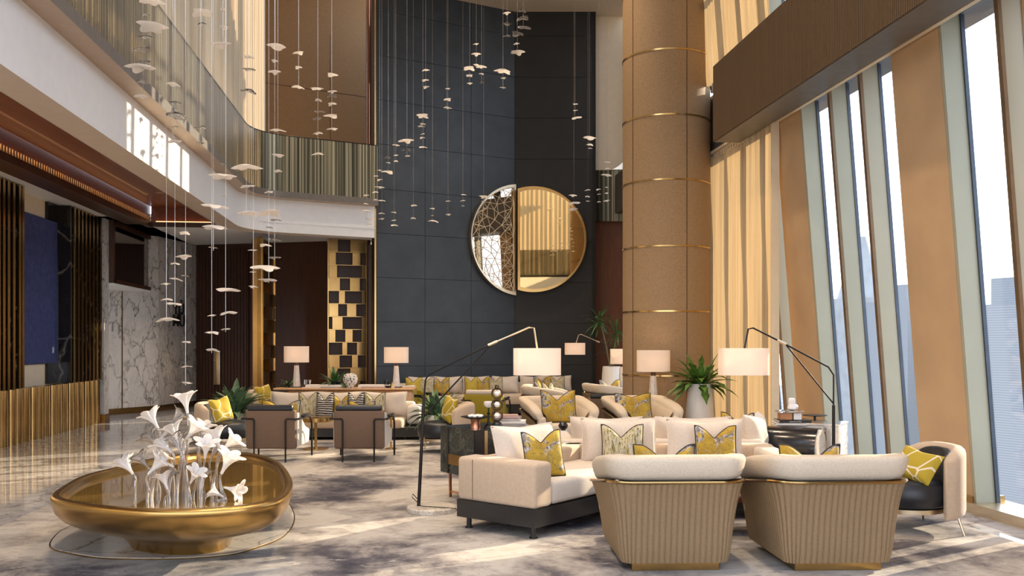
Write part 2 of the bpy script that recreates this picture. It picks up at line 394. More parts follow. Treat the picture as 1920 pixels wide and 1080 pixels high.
# recessed wooden ceiling, cove and cornice under the gallery
s = MB().box((-4.18, 9.55, 4.1), (1.3, 16.4, .06)); struct(s, 'ceiling_recess', 'wood_cove')
s = MB().box((-4.90, 9.55, 3.95), (.03, 16.4, .36)).box((-3.6, 9.5, 3.9), (.03, 16.4, .36)).box((-4.2, 17.72, 3.9), (1.3, .04, .36)); struct(s, 'trim_5', 'wood_cove')
s = MB().box((-4.86, 9.55, 3.74), (.10, 16.3, .10)).box((-4.24, 17.62, 3.74), (1.2, .12, .08)); struct(s, 'trim_6', 'wood_dark')
s = MB().box((-5.12, 9.6, 3.81), (.42, 16.4, .10)); struct(s, 'trim_7', 'wood_dark')
m = MB()
for k in range(150): m.box((-4.815, 5.5 + k * .08, 3.83), (.02, .045, .08))
struct(m, 'trim_8', 'champ')
ge = MB().box((-4.88, 9.6, 3.87), (.05, 15.8, .012)).box((-4.2, 17.655, 3.80), (1.1, .03, .012)).build('cove_strip_light', 'cove_light')
tag(ge, 'warm strip light hidden on the cornice under the recessed wooden ceiling', 'light')
struct(MB().box((-5.75, 11.5, 3.93), (1.0, 22, .06)).prism([(-6.3, 17.8), (-3.3, 17.8), (-2.5, 18.45), (-.75, 19.12), (-.75, 21.8), (-6.3, 23.5)], 3.9, 3.96), 'ceiling_aisle', 'fascia')
# ---- left wall
wl = struct(MB().box((-6.2, 10, 1.97), (.2, 16.3, 3.94)), 'wall_left', 'cream')
yF = lambda px: YX(px, -5.83)
m = MB(); e = MB(); mb = MB()
def fins(pxs):
    for px in pxs:
        y = yF(px); m.box((-5.975, y + .03, 2.36), (.27, .06, 3.06)); e.box((-5.835, y + .03, 2.36), (.03, .075, 3.06))
fins([-14, -4, 5, 14, 24, 35, 41]); fins([139, 146, 153, 160, 167, 174, 181, 188, 195])
mb.box((-6.08, (yF(-20) + yF(41)) / 2, 2.36), (.06, yF(41) - yF(-20), 3.06)).box((-6.08, (yF(116) + yF(198)) / 2, 2.36), (.06, yF(198) - yF(116), 3.06))
mb.box((-5.975, yF(136) - .03, 2.36), (.26, .06, 3.06))
fw = struct(m, 'trim_9', 'marble_black'); struct(e, 'trim_10', 'brass'); struct(mb, 'wall_left_marble', 'marble_black')
m = MB(); y = 9.0; k = 0
while y < 18.0:
    rr = (.10, .13, .085)[k % 3]
    m.lathe([(rr, 0), (rr, .82)], 14, (-5.83 - rr, y, 0)); y += rr + (.13, .085, .10)[k % 3] + .05; k += 1
m.box((-6.07, 13.5, .41), (.06, 9.0, .80))
struct(m, 'trim_11', 'bronze')
# painting in its bay
y0, y1 = YX(44, -6.05), YX(107, -6.05)
zt = zat(418, dX(107, -6.05)); zb = zat(680, dX(107, -6.05))
t = thing('wall_painting', 'tall navy textured painting on the cream bay between black marble fins', 'painting', (-6.09, (y0 + y1) / 2, zb))
MB().box((.02, 0, (zt - zb) / 2), (.05, y1 - y0, zt - zb)).build('canvas', 'canvas', t)
MB().box((.012, 0, (zt - zb) / 2), (.03, y1 - y0 + .02, zt - zb + .02)).build('frame', 'black_metal', t)
a = MB()
for q in range(4):
    an = q * pi / 4; a.tube([(.047, -.06 * cos(an), -.06 * sin(an)), (.047, .06 * cos(an), .06 * sin(an))], .004, 5)
a.build('star_mark', 'paper', t, loc=(0, (y1 - y0) * .36, .22))
# white marble pier, alcove, dark glass bulkhead, sign wall
struct(MB().box((-5.95, 18.15, 1.96), (.3, .26, 3.92)), 'pillar_marble', 'marble_wall')
A, B, Cq = G(209, 778), G(297, 771), G(368, 761)
A = A + (A - B).normalized() * .3
ms = MB().wall(A, B, 0, 3.92, .2).wall(B, Cq, 0, 3.92, .2); struct(ms, 'wall_sign', 'marble_wall')
struct(MB().wall((-6.75, 18.3), (A.x - .2, A.y + .1), 0, 3.9, .1), 'wall_alcove', 'marble_wall')
d1 = (B - A).normalized(); d2 = (Cq - B).normalized()
off = Vector((d1.y, -d1.x, 0)) * .02
struct(MB().wall(A + off, B + off, 0, .13, .05).wall(B + off, Cq + off, 0, .13, .05).box((-5.95, 18.15, .08), (.33, .30, .16)), 'baseboard_left', 'bronze')
pj = S(233, 0) ; q = A + (B - A) * .36
struct(MB().wall(q + off, q + (B - A) * .012 + off, .1, 2.7, .03), 'trim_12', 'bronze')
yb0, yb1 = 18.3, YX(290, -5.75)
struct(MB().box((-5.8, (yb0 + yb1) / 2, 3.28), (.1, yb1 - yb0 - .16, 1.1)), 'window_1', 'mirror_dark')
struct(MB().box((-5.79, (yb0 + yb1) / 2, 3.86), (.16, yb1 - yb0, .1)).box((-5.79, (yb0 + yb1) / 2, 2.72), (.16, yb1 - yb0, .08)).box((-5.79, yb0 + .04, 3.3), (.16, .09, 1.2)).box((-5.79, yb1 - .04, 3.3), (.16, .09, 1.2)), 'trim_13', 'wood_dark')
struct(MB().box((-6.2, (yb0 + yb1) / 2 + .05, 2.66), (.98, yb1 - yb0 + .1, .05)), 'ceiling_alcove', 'fascia')
# sign lettering YU & MI on the marble
sg = thing('wall_sign_lettering', 'black raised restaurant lettering in three lines on veined white marble', 'sign', (0, 0, 0))
un = Vector((d2.y, -d2.x, 0)); ang = math.atan2(d2.y, d2.x)
def text(body, size, parent, mat, loc, rot, name, ext=.012):
    cu = bpy.data.curves.new(name, 'FONT'); cu.body = body; cu.size = size; cu.extrude = ext; cu.align_x = 'CENTER'; cu.offset = .006 * size
    to = bpy.data.objects.new(name, cu); COL.objects.link(to)
    me = bpy.data.meshes.new_from_object(to); bpy.data.objects.remove(to)
    me.materials.clear(); me.materials.append(M[mat])
    o = bpy.data.objects.new(name, me); COL.objects.link(o); o.parent = parent; o.location = loc; o.rotation_euler = rot; return o
fr = (333 - 297) / 71; pS = B + (Cq - B) * .5; dS = 21.2
sg.location = (pS.x + un.x * .02, pS.y + un.y * .02, zat(612, dS)); sg.rotation_euler.z = ang
for body, py, hh in (('YÙ', 590, .30), ('&', 598, .15), ('MÙ', 612, .30)):
    o_ = text(body, hh * 1.3, sg, 'black_cover', (0, 0, zat(py, dS) - zat(612, dS)), (pi / 2, 0, 0), 'sign_line')
# ---- dark timber wall behind the console, with slatted door
Wd0, Wd1 = Vector(Cq), S(695, 20.9)
struct(MB().wall(Wd0, Wd1, 0, 3.92, .2), 'wall_back', 'wood_dark')
dw = (Wd1 - Wd0); L = dw.length; ux = dw.normalized(); ua = math.atan2(ux.y, ux.x)
dr = tag(bpy.data.objects.new('door_1', None), kind='structure'); COL.objects.link(dr); dr.location = Wd0 + ux * .06; dr.rotation_euler.z = ua
dl = (480 - 372) / 1700 * 21.5
m = MB().box((dl / 2, -.03, 1.9), (dl, .06, 3.75))
for k in range(int(dl / .085)): m.box((.04 + k * .085, -.07, 1.9), (.045, .03, 3.75))
m.build('door_leaf', 'wood_dark', dr)
hx = (417 - 372) / 1700 * 21.6
MB().rbox((hx, -.11, (zat(657, 21.6) + zat(722, 21.6)) / 2), (.17, .04, .82), .01).build('push_plate', 'champ', dr)
MB().box((hx, -.14, (zat(657, 21.6) + zat(722, 21.6)) / 2), (.02, .02, .8)).lathe([(.02, 0), (.02, .02)], 10, (hx - .06, -.14, 1.1)).build('door_handle', 'bronze', dr)
# brass lattice screens
def screen(name, px0, px1, d0, d1_, ytop, rows, label, z0=.0):
    a_, b_ = S(px0, d0), S(px1, d1_); w = (b_ - a_).length; an = math.atan2((b_ - a_).y, (b_ - a_).x)
    t = thing(name, label, 'screen', a_, an); ztop = zat(ytop, d0); n = len(rows); h = .285
    fr_ = MB(); bl = MB(); pn = MB().box((w / 2, .2, ztop / 2), (w, .02, ztop))
    for k in range(int(ztop / h) + 1): fr_.box((w / 2, .08, ztop - k * h), (w, .2, .012))
    fr_.box((0, .08, ztop / 2), (.02, .22, ztop)).box((w, .08, ztop / 2), (.03, .22, ztop))
    k = 0
    while ztop - (k + 1) * h > -.1:
        for x0, x1 in rows[k % n]:
            bl.box(((x0 + x1) / 2 * w, .07, max(.1, ztop - (k + .5) * h)), ((x1 - x0) * w, .16, h - .02))
        k += 1
    fr_.build('shelf_frame', 'brass', t); bl.build('brass_blocks', 'bronze', t); pn.build('back_panel', 'wood_dark', t)
    return t
rw = []
for q in ('872-930 1005-1100', '878-918 1018-1065', '878-925 1075-1100', '872-942 1003-1062', '937-972 1075-1095', '878-932 985-1040', '898-958 1075-1097', '878-915 975-1018 1072-1097', '957-985 1045-1097', '878-940 1015-1050'):
    rw.append([((float(x.split('-')[0]) - 872) / 230, (float(x.split('-')[1]) - 872) / 230) for x in q.split()])
screen('brass_screen', 615, 687, 20.0, 20.25, 448, rw, 'wide brass lattice screen of staggered boxes beside the navy wall')
screen('brass_screen', 491, 514, 19.4, 20.5, 448, [[(0, .45)], [(.4, 1)], [(.1, .7)], [(.55, 1)], [(0, .6)], [(.3, .9)]], 'narrow brass lattice screen edge on behind the pale chair')
struct(MB().box(S(487, 19.4, 1.9), (.085, .09, 3.8), -TH), 'pillar_brass', 'bronze')
# ---- upper gallery: sheer curtain and brown fabric wall
def curtain(mb, p0, p1, z0, z1, amp, waves, nz=4, per=8, topx=0):
    p0, p1 = Vector(p0), Vector(p1); t = (p1 - p0); n = Vector((-t.y, t.x, 0)).normalized(); N = waves * per; cols = []
    rnd = random.Random(waves); ph = [rnd.uniform(-.6, .6) for _ in range(waves + 2)]; aa = [rnd.uniform(.45, 1.1) for _ in range(waves + 2)]
    for i in range(N + 1):
        u = i / N; k = int(u * waves); f = u * waves - k
        ps = ph[k] * (1 - f) + ph[k + 1] * f; am = aa[k] * (1 - f) + aa[k + 1] * f
        o = amp * am * sin(2 * pi * u * waves + ps)
        cols.append([p0 + t * u + n * o * (.8 + .2 * (1 - j / nz)) + Vector((topx * j / nz, 0, z0 + (z1 - z0) * j / nz)) for j in range(nz + 1)])
    return mb.grid(cols)
pc = S(499, 21.2)
c_ = curtain(MB(), (-3.95, 5.5, 0), (pc.x - .05, pc.y, 0), 4.46, 10.85, .062, 96).build('gallery_curtain', 'sheer', smooth=80)
tag(c_, 'long cream sheer curtain hanging behind the upper gallery balustrade', 'curtain')
W0, W1 = S(497, 21.2), S(712, 22.6)
struct(MB().wall(W0, W1, 4.4, 10.95, .2), 'wall_gallery', 'brown_fab')
m = MB(); dq = (W1 - W0); uq = dq.normalized(); nq = Vector((uq.y, -uq.x, 0)) * .004
for zz in (6.35, 7.6): m.wall(W0 + nq, W1 + nq, zz, zz + .012, .004)
for k in (.55,): m.wall(W0 + dq * k + nq, W0 + dq * (k + .004) + nq, 4.5, 9, .004)
struct(m, 'trim_14', 'wood_dark')
struct(MB().box(S(698, 20.2, 7.6), (.10, .3, 6.4), -TH).box(S(690, 20.0, 7.6), (.07, .1, 6.4), -TH), 'trim_15', 'wood_red')
struct(MB().box(S(697.5, 20.2, 1.85), (.12, .3, 3.7), -TH), 'trim_16', 'wood_dark')
# ---- navy wall (receding) and charcoal wall (frontal)
D0, D1, D2 = S(706, 19.0), S(965, 20.6), S(1117, 20.6)
def panels(p0, p1, nx, name, mat, rows, th=.1):
    t = p1 - p0; m = MB(); u = t.normalized()
    struct(MB().wall(p0 + Vector((-u.y, u.x, 0)) * .05, p1 + Vector((-u.y, u.x, 0)) * .05, 0, 9.1, .25), name, 'black_metal')
    for i in range(nx):
        for z0, z1 in rows:
            m.wall(p0 + t * (i / nx) + u * .004, p0 + t * ((i + 1) / nx) - u * .004, z0 + .004, z1 - .004, .05)
    return struct(m, name + '_panelling', mat)
zr = [0, 1.03, 1.97, 2.90, 3.83, 4.76, 5.70, 6.63, 7.56, 8.5, 9.06]
panels(D0, D1, 3, 'wall_navy', 'navy', list(zip(zr, zr[1:])))
panels(D1, D2, 1, 'wall_charcoal', 'charcoal', list(zip(zr, zr[1:])))
struct(MB().box(D0 + Vector((-.02, -.0, 4.5)), (.035, .06, 9.0), -TH), 'trim_17', 'brass')
u_ = (D2 - D1).normalized()
struct(MB().box(D1 + Vector((.02, .42, 4.55)), (.9, .5, 9.1), -TH + .25), 'wall_corner_light_block', 'black_metal')  # box hidden behind the corner, added to stop sky light leaking through
struct(MB().wall(D2, D2 + Vector((-u_.y, u_.x, 0)) * 1.6, 0, 9.05, .1), 'wall_charcoal_return', 'charcoal')
# recess right of the charcoal wall
E0, E1 = S(1112, 21.3), S(1215, 21.3)
struct(MB().wall(E0, E1, 0, 4.5, .2), 'wall_recess', 'wood_red')
m = MB(); n = 60
for k in range(n):
    p = E0 + (E1 - E0) * (k / n) - Vector((ST, CT, 0)) * .25
    m.lathe([(.022, 0), (.022, 1.2)], 8, (p.x, p.y, 4.35))
struct(m, 'trim_18', 'flute')
cr = []
for k in range(9):
    u = k / 8; b = S(1116 + 60 * u, 20.9); cr.append([(b.x, b.y, zat(319, 20.9) + .75 * max(0, u - .45) ** 1.6), (b.x, b.y, 9.05)])
struct(MB().grid(cr), 'wall_bulkhead', 'cream')
struct(MB().prism([(-.8, 1.5), (4.9, 1.5), (4.9, 22.5), (2.3, 22.5), (-.8, 19.6)], 9.05, 9.15), 'ceiling', 'ceil')
struct(MB().box((-.8, 10.5, 10.0), (.1, 18.2, 1.9)), 'trim_29', 'ceil')
struct(MB().prism([(-4.4, 1.5), (-.8, 1.5), (-.8, 20), (0, 23.2), (-4.4, 23.2)], 10.9, 11.0), 'ceiling_gallery', 'ceil')
# ---- column
cc = S(1249, 14.0)
col = struct(MB().lathe([(.667, 0), (.667, 9.05)], 72, (0, 0, 0)), 'column', 'tan_fab', origin=None); col.location = cc
m = MB(); tan_ = MB()
for z in (1.03, 1.986, 2.95, 3.93, 4.887, 5.85, 6.81, 7.78): m.lathe([(.66, -.011), (.674, -.011), (.674, .011), (.66, .011)], 72, (0, 0, z), False)
m.build('brass_ring', 'brass', col)
sa = -pi / 2 - TH + .30
MB().box((.667 * cos(sa), .667 * sin(sa), 4.5), (.008, .008, 9), sa).box((.667 * cos(sa - 1.3), .667 * sin(sa - 1.3), 4.5), (.008, .008, 9), sa).build('seam', 'wood_dark', col)
# ---- right side: beam, window head, facade
yb = YX(1337, 4.16)
struct(MB().box((4.22, (yb + 1) / 2, 4.82), (.12, yb - 1, 1.04)), 'beam_right', 'ribwood')
struct(MB().box((4.36, (yb + 1) / 2, 4.31), (.36, yb - 1, .03)), 'trim_19', 'slab')
struct(MB().box((4.61, 7.2, 4.36), (.05, 12.4, .10)).box((4.56, 7.2, 4.415), (.03, 12.4, .03)).box((4.66, 7.2, 4.385), (.03, 12.4, .03)), 'trim_20', 'cream')
struct(MB().box((4.86, 10.5, 4.45), (.55, 19, .04)), 'trim_21', 'slab')
struct(MB().box((4.72, 10.5, 4.9), (.2, 19.5, .86)), 'wall_spandrel', 'slab')
def lean(mb, y0, y1, o0, o1, z0, z1):
    a = [(xin(z0) + o0, y0, z0), (xin(z0) + o1, y0, z0), (xin(z0) + o1, y1, z0), (xin(z0) + o0, y1, z0)]
    b = [(xin(z1) + o0, y0, z1), (xin(z1) + o1, y0, z1), (xin(z1) + o1, y1, z1), (xin(z1) + o0, y1, z1)]
    return mb.hexa(a, b)
yw = lambda px: YX(px, 4.64)
pA0, pA1 = yw(1497), yw(1457); pB0, pB1 = yw(1755), yw(1667)
ZT = 4.42
pier = MB(); lean(pier, pA0, pA1 + .1, 0, .21, 0, ZT); struct(pier, 'wall_pier', 'plaster')
pier = MB(); lean(pier, pB0, pB1, 0, .21, 0, ZT); struct(pier, 'wall_pier', 'plaster')
pier = MB(); lean(pier, 2.0, 6.5, 0, .21, 0, ZT); struct(pier, 'wall_pier', 'plaster')  # unseen pier, made wide to keep sun off the near carpet
pier = MB(); lean(pier, 18.0, 19.6, 0, .21, 0, ZT); struct(pier, 'wall_pier', 'plaster')
bs = MB()
for a_, b_ in ((pA0, pA1), (pB0, pB1), (2, 6.5)): lean(bs, a_ - .01, b_, -.015, .3, 0, .14)
struct(bs, 'baseboard_right', 'bronze')
fin_y = [yw(1553), yw(1610)]
step = (yw(1553) - yw(1610))
fn = MB(); fe = MB(); fr = MB()
def fin(y, edge=True, z0=0, z1=ZT):
    lean(fn, y - .02, y + .02, .012, .21, z0, z1)
    if edge: lean(fe, y - .024, y + .024, -.02, .012, z0, z1)
    lean(fr, y - .03, y + .03, .185, .22, z0, z1)
near = [yw(1866)]
far = [pA1 + .45 + .7 * k for k in range(9)]
for y in fin_y + near + far: fin(y)
for y in (pA0 - .03, pB0 - .03): lean(fn, y - .012, y + .028, .004, .21, 0, ZT); lean(fr, y - .03, y + .02, .185, .22, 0, ZT)
ups = [4.4 + .75 * k for k in range(19)]
for y in ups: fin(y, True, 5.33, 9.2)
struct(fn, 'trim_22', 'fin'); struct(fe, 'trim_23', 'fin_edge')
for z in (6.6, 7.9): lean(fr, 2, 18, .17, .22, z, z + .1)
struct(fr, 'trim_24', 'wframe')
sl = MB(); lean(sl, 2, 18, -.06, .34, 0, .09); struct(sl, 'trim_25', 'champ')
gy = [pB0, near[0], 6.5]
k = 1
def pane(y0, y1, z0=.09, z1=ZT):
    global k
    k += 1; m = MB(); lean(m, y0, y1, .20, .21, z0, z1); struct(m, 'window_%d' % k, 'pane')
for a_, b_ in zip(gy[1:], gy): pane(a_, b_)
gy = [pB1] + sorted(fin_y) + [pA0]
for a_, b_ in zip(gy, gy[1:]): pane(a_, b_)
pane(pA1, 18); pane(2, 11.4, 5.33, 9.2); pane(11.4, 18, 5.33, 9.2)
struct(MB().box((5.25, 20.5, 4.55), (.2, 5.0, 9.1)), 'wall_right_end', 'cream')

# curtains on the window side
ya, yb_ = yw(1338), yw(1456)
q = curtain(MB(), (4.60, yb_, 0), (4.60, ya, 0), .03, 4.36, .045, 25).build('window_curtain', 'curtain', smooth=80)
tag(q, 'floor length golden sheer curtain between the column and the ochre pier', 'curtain')
struct(MB().box((4.60, yb_ - .05, 2.2), (.10, .03, 4.4)), 'trim_26', 'cream')
q = curtain(MB(), (4.44, 10.8, 0), (4.44, yw(1338) + .3, 0), 5.36, 9.0, .045, 22, topx=-.29).build('upper_window_curtain', 'curtain', smooth=80)
tag(q, 'golden sheer curtain above the ribbed walnut beam', 'curtain')
# ---- city far below
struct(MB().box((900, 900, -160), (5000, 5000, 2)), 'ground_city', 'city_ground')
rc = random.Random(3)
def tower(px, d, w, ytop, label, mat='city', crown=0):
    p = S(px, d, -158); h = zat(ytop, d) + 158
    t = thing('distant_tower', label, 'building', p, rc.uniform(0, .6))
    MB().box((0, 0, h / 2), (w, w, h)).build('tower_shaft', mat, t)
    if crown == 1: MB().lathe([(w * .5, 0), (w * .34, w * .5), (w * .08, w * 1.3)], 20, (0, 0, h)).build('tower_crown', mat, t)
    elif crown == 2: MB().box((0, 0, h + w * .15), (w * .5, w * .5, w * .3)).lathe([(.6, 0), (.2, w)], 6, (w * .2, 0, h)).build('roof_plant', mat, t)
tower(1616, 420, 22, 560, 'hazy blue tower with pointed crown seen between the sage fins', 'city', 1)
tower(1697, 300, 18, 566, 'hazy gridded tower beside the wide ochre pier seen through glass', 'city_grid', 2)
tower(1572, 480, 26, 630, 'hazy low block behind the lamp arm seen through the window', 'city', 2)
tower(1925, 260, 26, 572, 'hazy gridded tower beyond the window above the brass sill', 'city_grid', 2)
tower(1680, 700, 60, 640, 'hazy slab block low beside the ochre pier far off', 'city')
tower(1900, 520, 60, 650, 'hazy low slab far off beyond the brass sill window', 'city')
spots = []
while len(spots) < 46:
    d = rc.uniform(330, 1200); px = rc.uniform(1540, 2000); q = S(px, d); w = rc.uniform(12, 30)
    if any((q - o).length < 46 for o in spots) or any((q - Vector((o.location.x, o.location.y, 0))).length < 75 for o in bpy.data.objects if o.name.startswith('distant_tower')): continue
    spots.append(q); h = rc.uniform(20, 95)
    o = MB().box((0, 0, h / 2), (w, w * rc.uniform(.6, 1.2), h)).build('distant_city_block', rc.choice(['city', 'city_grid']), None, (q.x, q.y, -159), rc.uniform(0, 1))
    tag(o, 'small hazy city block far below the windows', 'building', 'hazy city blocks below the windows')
# ---- the gallery passing overhead, seen only in the mirrors
struct(MB().box((.9, .9, 4.1), (8.4, .1, .8)), 'trim_28', 'fascia')
struct(MB().box((.9, .6, 4.46), (8.4, .7, .08)), 'floor_gallery', 'ledge')
t = thing('gallery_balustrade', 'tinted balustrade of the gallery overhead, seen only in the round mirror', 'balustrade', (-3.3, .9, 4.5))
MB().box((4.2, 0, .56), (8.4, .03, 1.12)).build('mesh_panel', 'mesh', t)
q = curtain(MB(), (-3.3, -.3, 0), (5.1, -.3, 0), 4.5, 9.05, .07, 40).build('gallery_curtain', 'sheer', smooth=80)
tag(q, 'cream sheer curtain of the gallery overhead, seen only in the round mirror', 'curtain')
# ================================================================ FURNITURE BUILDERS (front = local -Y)
def upath(a, yb, yf, r, n=8, ns=14, off=0.0):
    """U in plan from front one side, round the back, to the front other side; returns points, outward normals, arc length"""
    pts = []; A = a + off; B = yb + off; r = max(.02, r + off)
    for k in range(ns): pts.append((Vector((-A, yf + (B - r - yf) * k / ns)), Vector((-1, 0))))
    for k in range(n + 1):
        t = pi - pi / 2 * k / n; v = Vector((cos(t), sin(t))); pts.append((Vector((-A + r, B - r)) + v * r, v))
    for k in range(1, ns): pts.append((Vector((-A + r + (2 * A - 2 * r) * k / ns, B)), Vector((0, 1))))
    for k in range(n + 1):
        t = pi / 2 - pi / 2 * k / n; v = Vector((cos(t), sin(t))); pts.append((Vector((A - r, B - r)) + v * r, v))
    for k in range(1, ns + 1): pts.append((Vector((A, B - r + (yf - B + r) * k / ns)), Vector((1, 0))))
    return pts
def sstep(a, b, x): t = max(0, min(1, (x - a) / (b - a))); return t * t * (3 - 2 * t)
def make_armchair(label, loc, rz, group):
    t = thing('club_armchair', label, 'armchair', loc, rz, group)
    a, yb, yf, r = .41, .43, -.42, .13
    H = lambda y: .60 - .115 * max(0, min(1, (.36 - y) / .8))
    base = upath(a, yb, yf, r, 10, 16)
    # dense ribbed shell
    L = 0; cum = [0]
    for (p, _), (q, _) in zip(base, base[1:]): L += (q - p).length; cum.append(L)
    N = 62 * 6; rows = []
    j = 0
    for i in range(N + 1):
        s = L * i / N
        while j < len(cum) - 2 and cum[j + 1] < s: j += 1
        f = (s - cum[j]) / max(1e-6, cum[j + 1] - cum[j]); p = base[j][0].lerp(base[j + 1][0], f); nn = base[j][1].lerp(base[j + 1][1], f).normalized()
        rib = .010 * abs(sin(pi * s / (L / 62))) ** .8; h = H(p.y); row = []
        for q in range(9):
            z = .06 + (h - .06) * q / 8; w = q / 8
            o = -.052 + .062 * w + .03 * w ** 4
            if q == 0: o -= .01
            pp = p + nn * (o + rib); row.append((pp.x, pp.y, z))
        rows.append(row)
    MB().grid(rows).build('ribbed_shell', 'shell', t, smooth=70)
    MB().tube([(*(p + n * .052), H(p.y) + .004) for p, n in base], .010, 6).build('shell_rim', 'bronze', t)
    rows = []; nb = len(base)
    for i, (p, n) in enumerate(base):
        e = min(1, min(i, nb - 1 - i) / 5); sc_ = .45 + .55 * math.sqrt(1 - (1 - e) ** 2); h = H(p.y) - .035 * (1 - min(1, min(i, nb - 1 - i) / 8)) ** 2; hh = .085
        row = []
        for k in range(18):
            th = 2 * pi * k / 18; c, s_ = cos(th), sin(th); ex = .62
            u = math.copysign(abs(c) ** ex, c) * .080 * sc_; v = math.copysign(abs(s_) ** ex, s_) * hh * sc_
            q = p + n * (-.025 + u + .025 * (v / .085)); row.append((q.x, q.y, h + .008 + hh + v))
        rows.append(row)
    m = MB().grid(rows, False, True); o = 0
    m.f.append(tuple(reversed(range(18)))); m.f.append(tuple((nb - 1) * 18 + k for k in range(18)))
    m.build('rolled_back', 'boucle', t, smooth=60)
    inn = upath(a, yb, yf + .06, r, 10, 16, -.095); rows = []
    for p, n in inn: rows.append([(p.x - n.x * x, p.y - n.y * x, z) for x, z in ((0, H(p.y) + .11), (.05, H(p.y) + .04), (.055, .40), (0, .30))])
    MB().grid(rows).build('inner_pad', 'boucle', t, smooth=60)
    MB().rbox((0, -.07, .355), (.60, .70, .19), .06).build('seat', 'boucle', t)
    for s in (-1, 1): MB().rbox((s * .345, -.385, .40), (.12, .10, .30), .045).build('arm_front', 'boucle', t)
    MB().rbox((0, -.375, .165), (.66, .06, .21), .02).build('front_rail', 'shell', t)
    MB().box((0, 0, .03), (.58, .68, .06)).build('plinth', 'bronze', t)
    return t
def make_slipper(label, loc, rz, group):
    t = thing('slipper_chair', label, 'chair', loc, rz, group)
    MB().lathe([(.0, .2), (.30, .2), (.335, .225), (.345, .30), (.335, .385), (.30, .415), (.15, .425), (0, .426)], 40, cap=False).build('seat', 'black_leather', t, smooth=60)
    MB().lathe([(.27, .165), (.315, .165), (.315, .2), (.27, .2)], 40).build('seat_ring', 'champ', t)
    def arc(r0, th_, z0, z1, a0, a1, name, mat, n=28, rr=.045):
        rows = []
        for i in range(n + 1):
            u = i / n; an = a0 + (a1 - a0) * u; e = min(1, min(i, n - i) / 3); sc_ = .2 + .8 * math.sqrt(max(0, 1 - (1 - e) ** 2))
            zt = z1 - .10 * abs(2 * u - 1) ** 4
            row = []; hw = th_ / 2 * sc_
            prof = []
            for k in range(7): w = pi * k / 6; prof.append((cos(w) * hw, zt - hw + sin(w) * hw))
            for k in range(7): w = pi + pi * k / 6; prof.append((cos(w) * hw, z0 + hw + sin(w) * hw))
            for x, z in prof: row.append(((r0 + x) * sin(an), (r0 + x) * cos(an), z))
            rows.append(row)
        m = MB().grid(rows, False, True); q = len(rows[0]); m.f.append(tuple(reversed(range(q)))); m.f.append(tuple(n * q + k for k in range(q)))
        m.build(name, mat, t, smooth=60)
    arc(.40, .115, .13, .69, rad(-66), rad(66), 'wrap_back', 'velvet_beige')
    arc(.325, .05, .30, .66, rad(-52), rad(52), 'back_pad', 'black_leather')
    for x, y in ((-.22, -.22), (.22, -.22), (-.27, .27), (.27, .27)):
        MB().tube([(x, y, .25), (x * 1.22, y * 1.22, 0)], [.014, .009], 8).build('leg', 'champ', t)
    return t
def make_frame_chair(label, loc, rz, group, fab='taupe', side='pale_side', roll='black_leather'):
    t = thing('frame_lounge_chair', label, 'chair', loc, rz, group)
    Mx = Matrix.Translation((0, .30, .415)) @ Matrix.Rotation(rad(-5), 4, 'X')
    MB().rbox((0, 0, 0), (.64, .10, .50), .03, M_=Mx).build('backrest', fab, t)
    MB().rbox((0, -.04, .30), (.60, .66, .23), .05).build('seat', fab, t)
    for s in (-1, 1): MB().prism([(.27, .19), (-.30, .20), (-.34, .36), (-.1, .42), (.20, .62), (.30, .62)], -.012, .012).build('side_panel', side, t)
    for o, s in zip([c for c in t.children if c.name.startswith('side_panel')], (-1, 1)):
        o.data = o.data.copy(); o.data.transform(Matrix(((0, 0, 1, s * .322), (1, 0, 0, 0), (0, 1, 0, 0), (0, 0, 0, 1))))
    MB().tube([(-.29, .33, .685), (-.28, .33, .685), (.28, .33, .685), (.29, .33, .685)], [.03, .044, .044, .03], 14).build('head_roll', roll, t)
    for s in (-1, 1):
        MB().tube([(s * .2, .375, 0), (s * .2, .372, .53), (s * .21, .37, .55), (s * .35, .36, .55), (s * .36, .34, .55)], .011, 8).build('rear_leg', 'black_metal', t)
        MB().tube([(s * .36, .36, .55), (s * .36, -.1, .55), (s * .36, -.26, .53), (s * .36, -.34, .46), (s * .36, -.36, .38), (s * .36, -.36, 0)], .013, 8).build('front_leg', 'black_metal', t)
        MB().rbox((s * .36, -.02, .575), (.05, .34, .03), .012).build('armrest', 'black_leather', t)
    return t
# ---- cushions
def cushion(name, label, loc, rz, w, h, th, mat, tilt=12, dent=.28, piping='piping', roll=0, group=None, cat='cushion'):
    n = 20; A = []; B = []; rim = []
    def ed(u, v):
        x = u * w / 2 * (1 - .05 * (1 - v * v)); zt = h * (1 - .04 * (1 - u * u)) - dent * h * max(0, 1 - abs(u + .06) / .8) ** 1.5
        z0 = h * .02 * (1 - u * u); return x, z0 + (zt - z0) * (v + 1) / 2
    for i in range(n + 1):
        ra = []; rb = []
        for j in range(n + 1):
            u = -1 + 2 * i / n; v = -1 + 2 * j / n; x, z = ed(u, v)
            y = th / 2 * (max(0, (1 - u ** 4) * (1 - v ** 4))) ** .55 * (1 + .05 * sin(7 * u + 3 * v))
            if dent: y *= 1 - .35 * math.exp(-(u / .3) ** 2) * sstep(-.1, 1, v)
            ra.append((x, -y, z)); rb.append((x, y, z))
        A.append(ra); B.append(rb)
    o = MB().grid(A).grid(B).build(name, mat, None, smooth=80)
    tag(o, label, cat, group)
    if piping:
        e = [A[i][0] for i in range(n + 1)] + [A[n][j] for j in range(1, n + 1)] + [A[i][n] for i in range(n - 1, -1, -1)] + [A[0][j] for j in range(n - 1, 0, -1)]
        MB().tube(e, .006, 5, True).build('piping', piping, o)
    o.location = loc; o.rotation_euler = (rad(-tilt), rad(roll), rz); return o
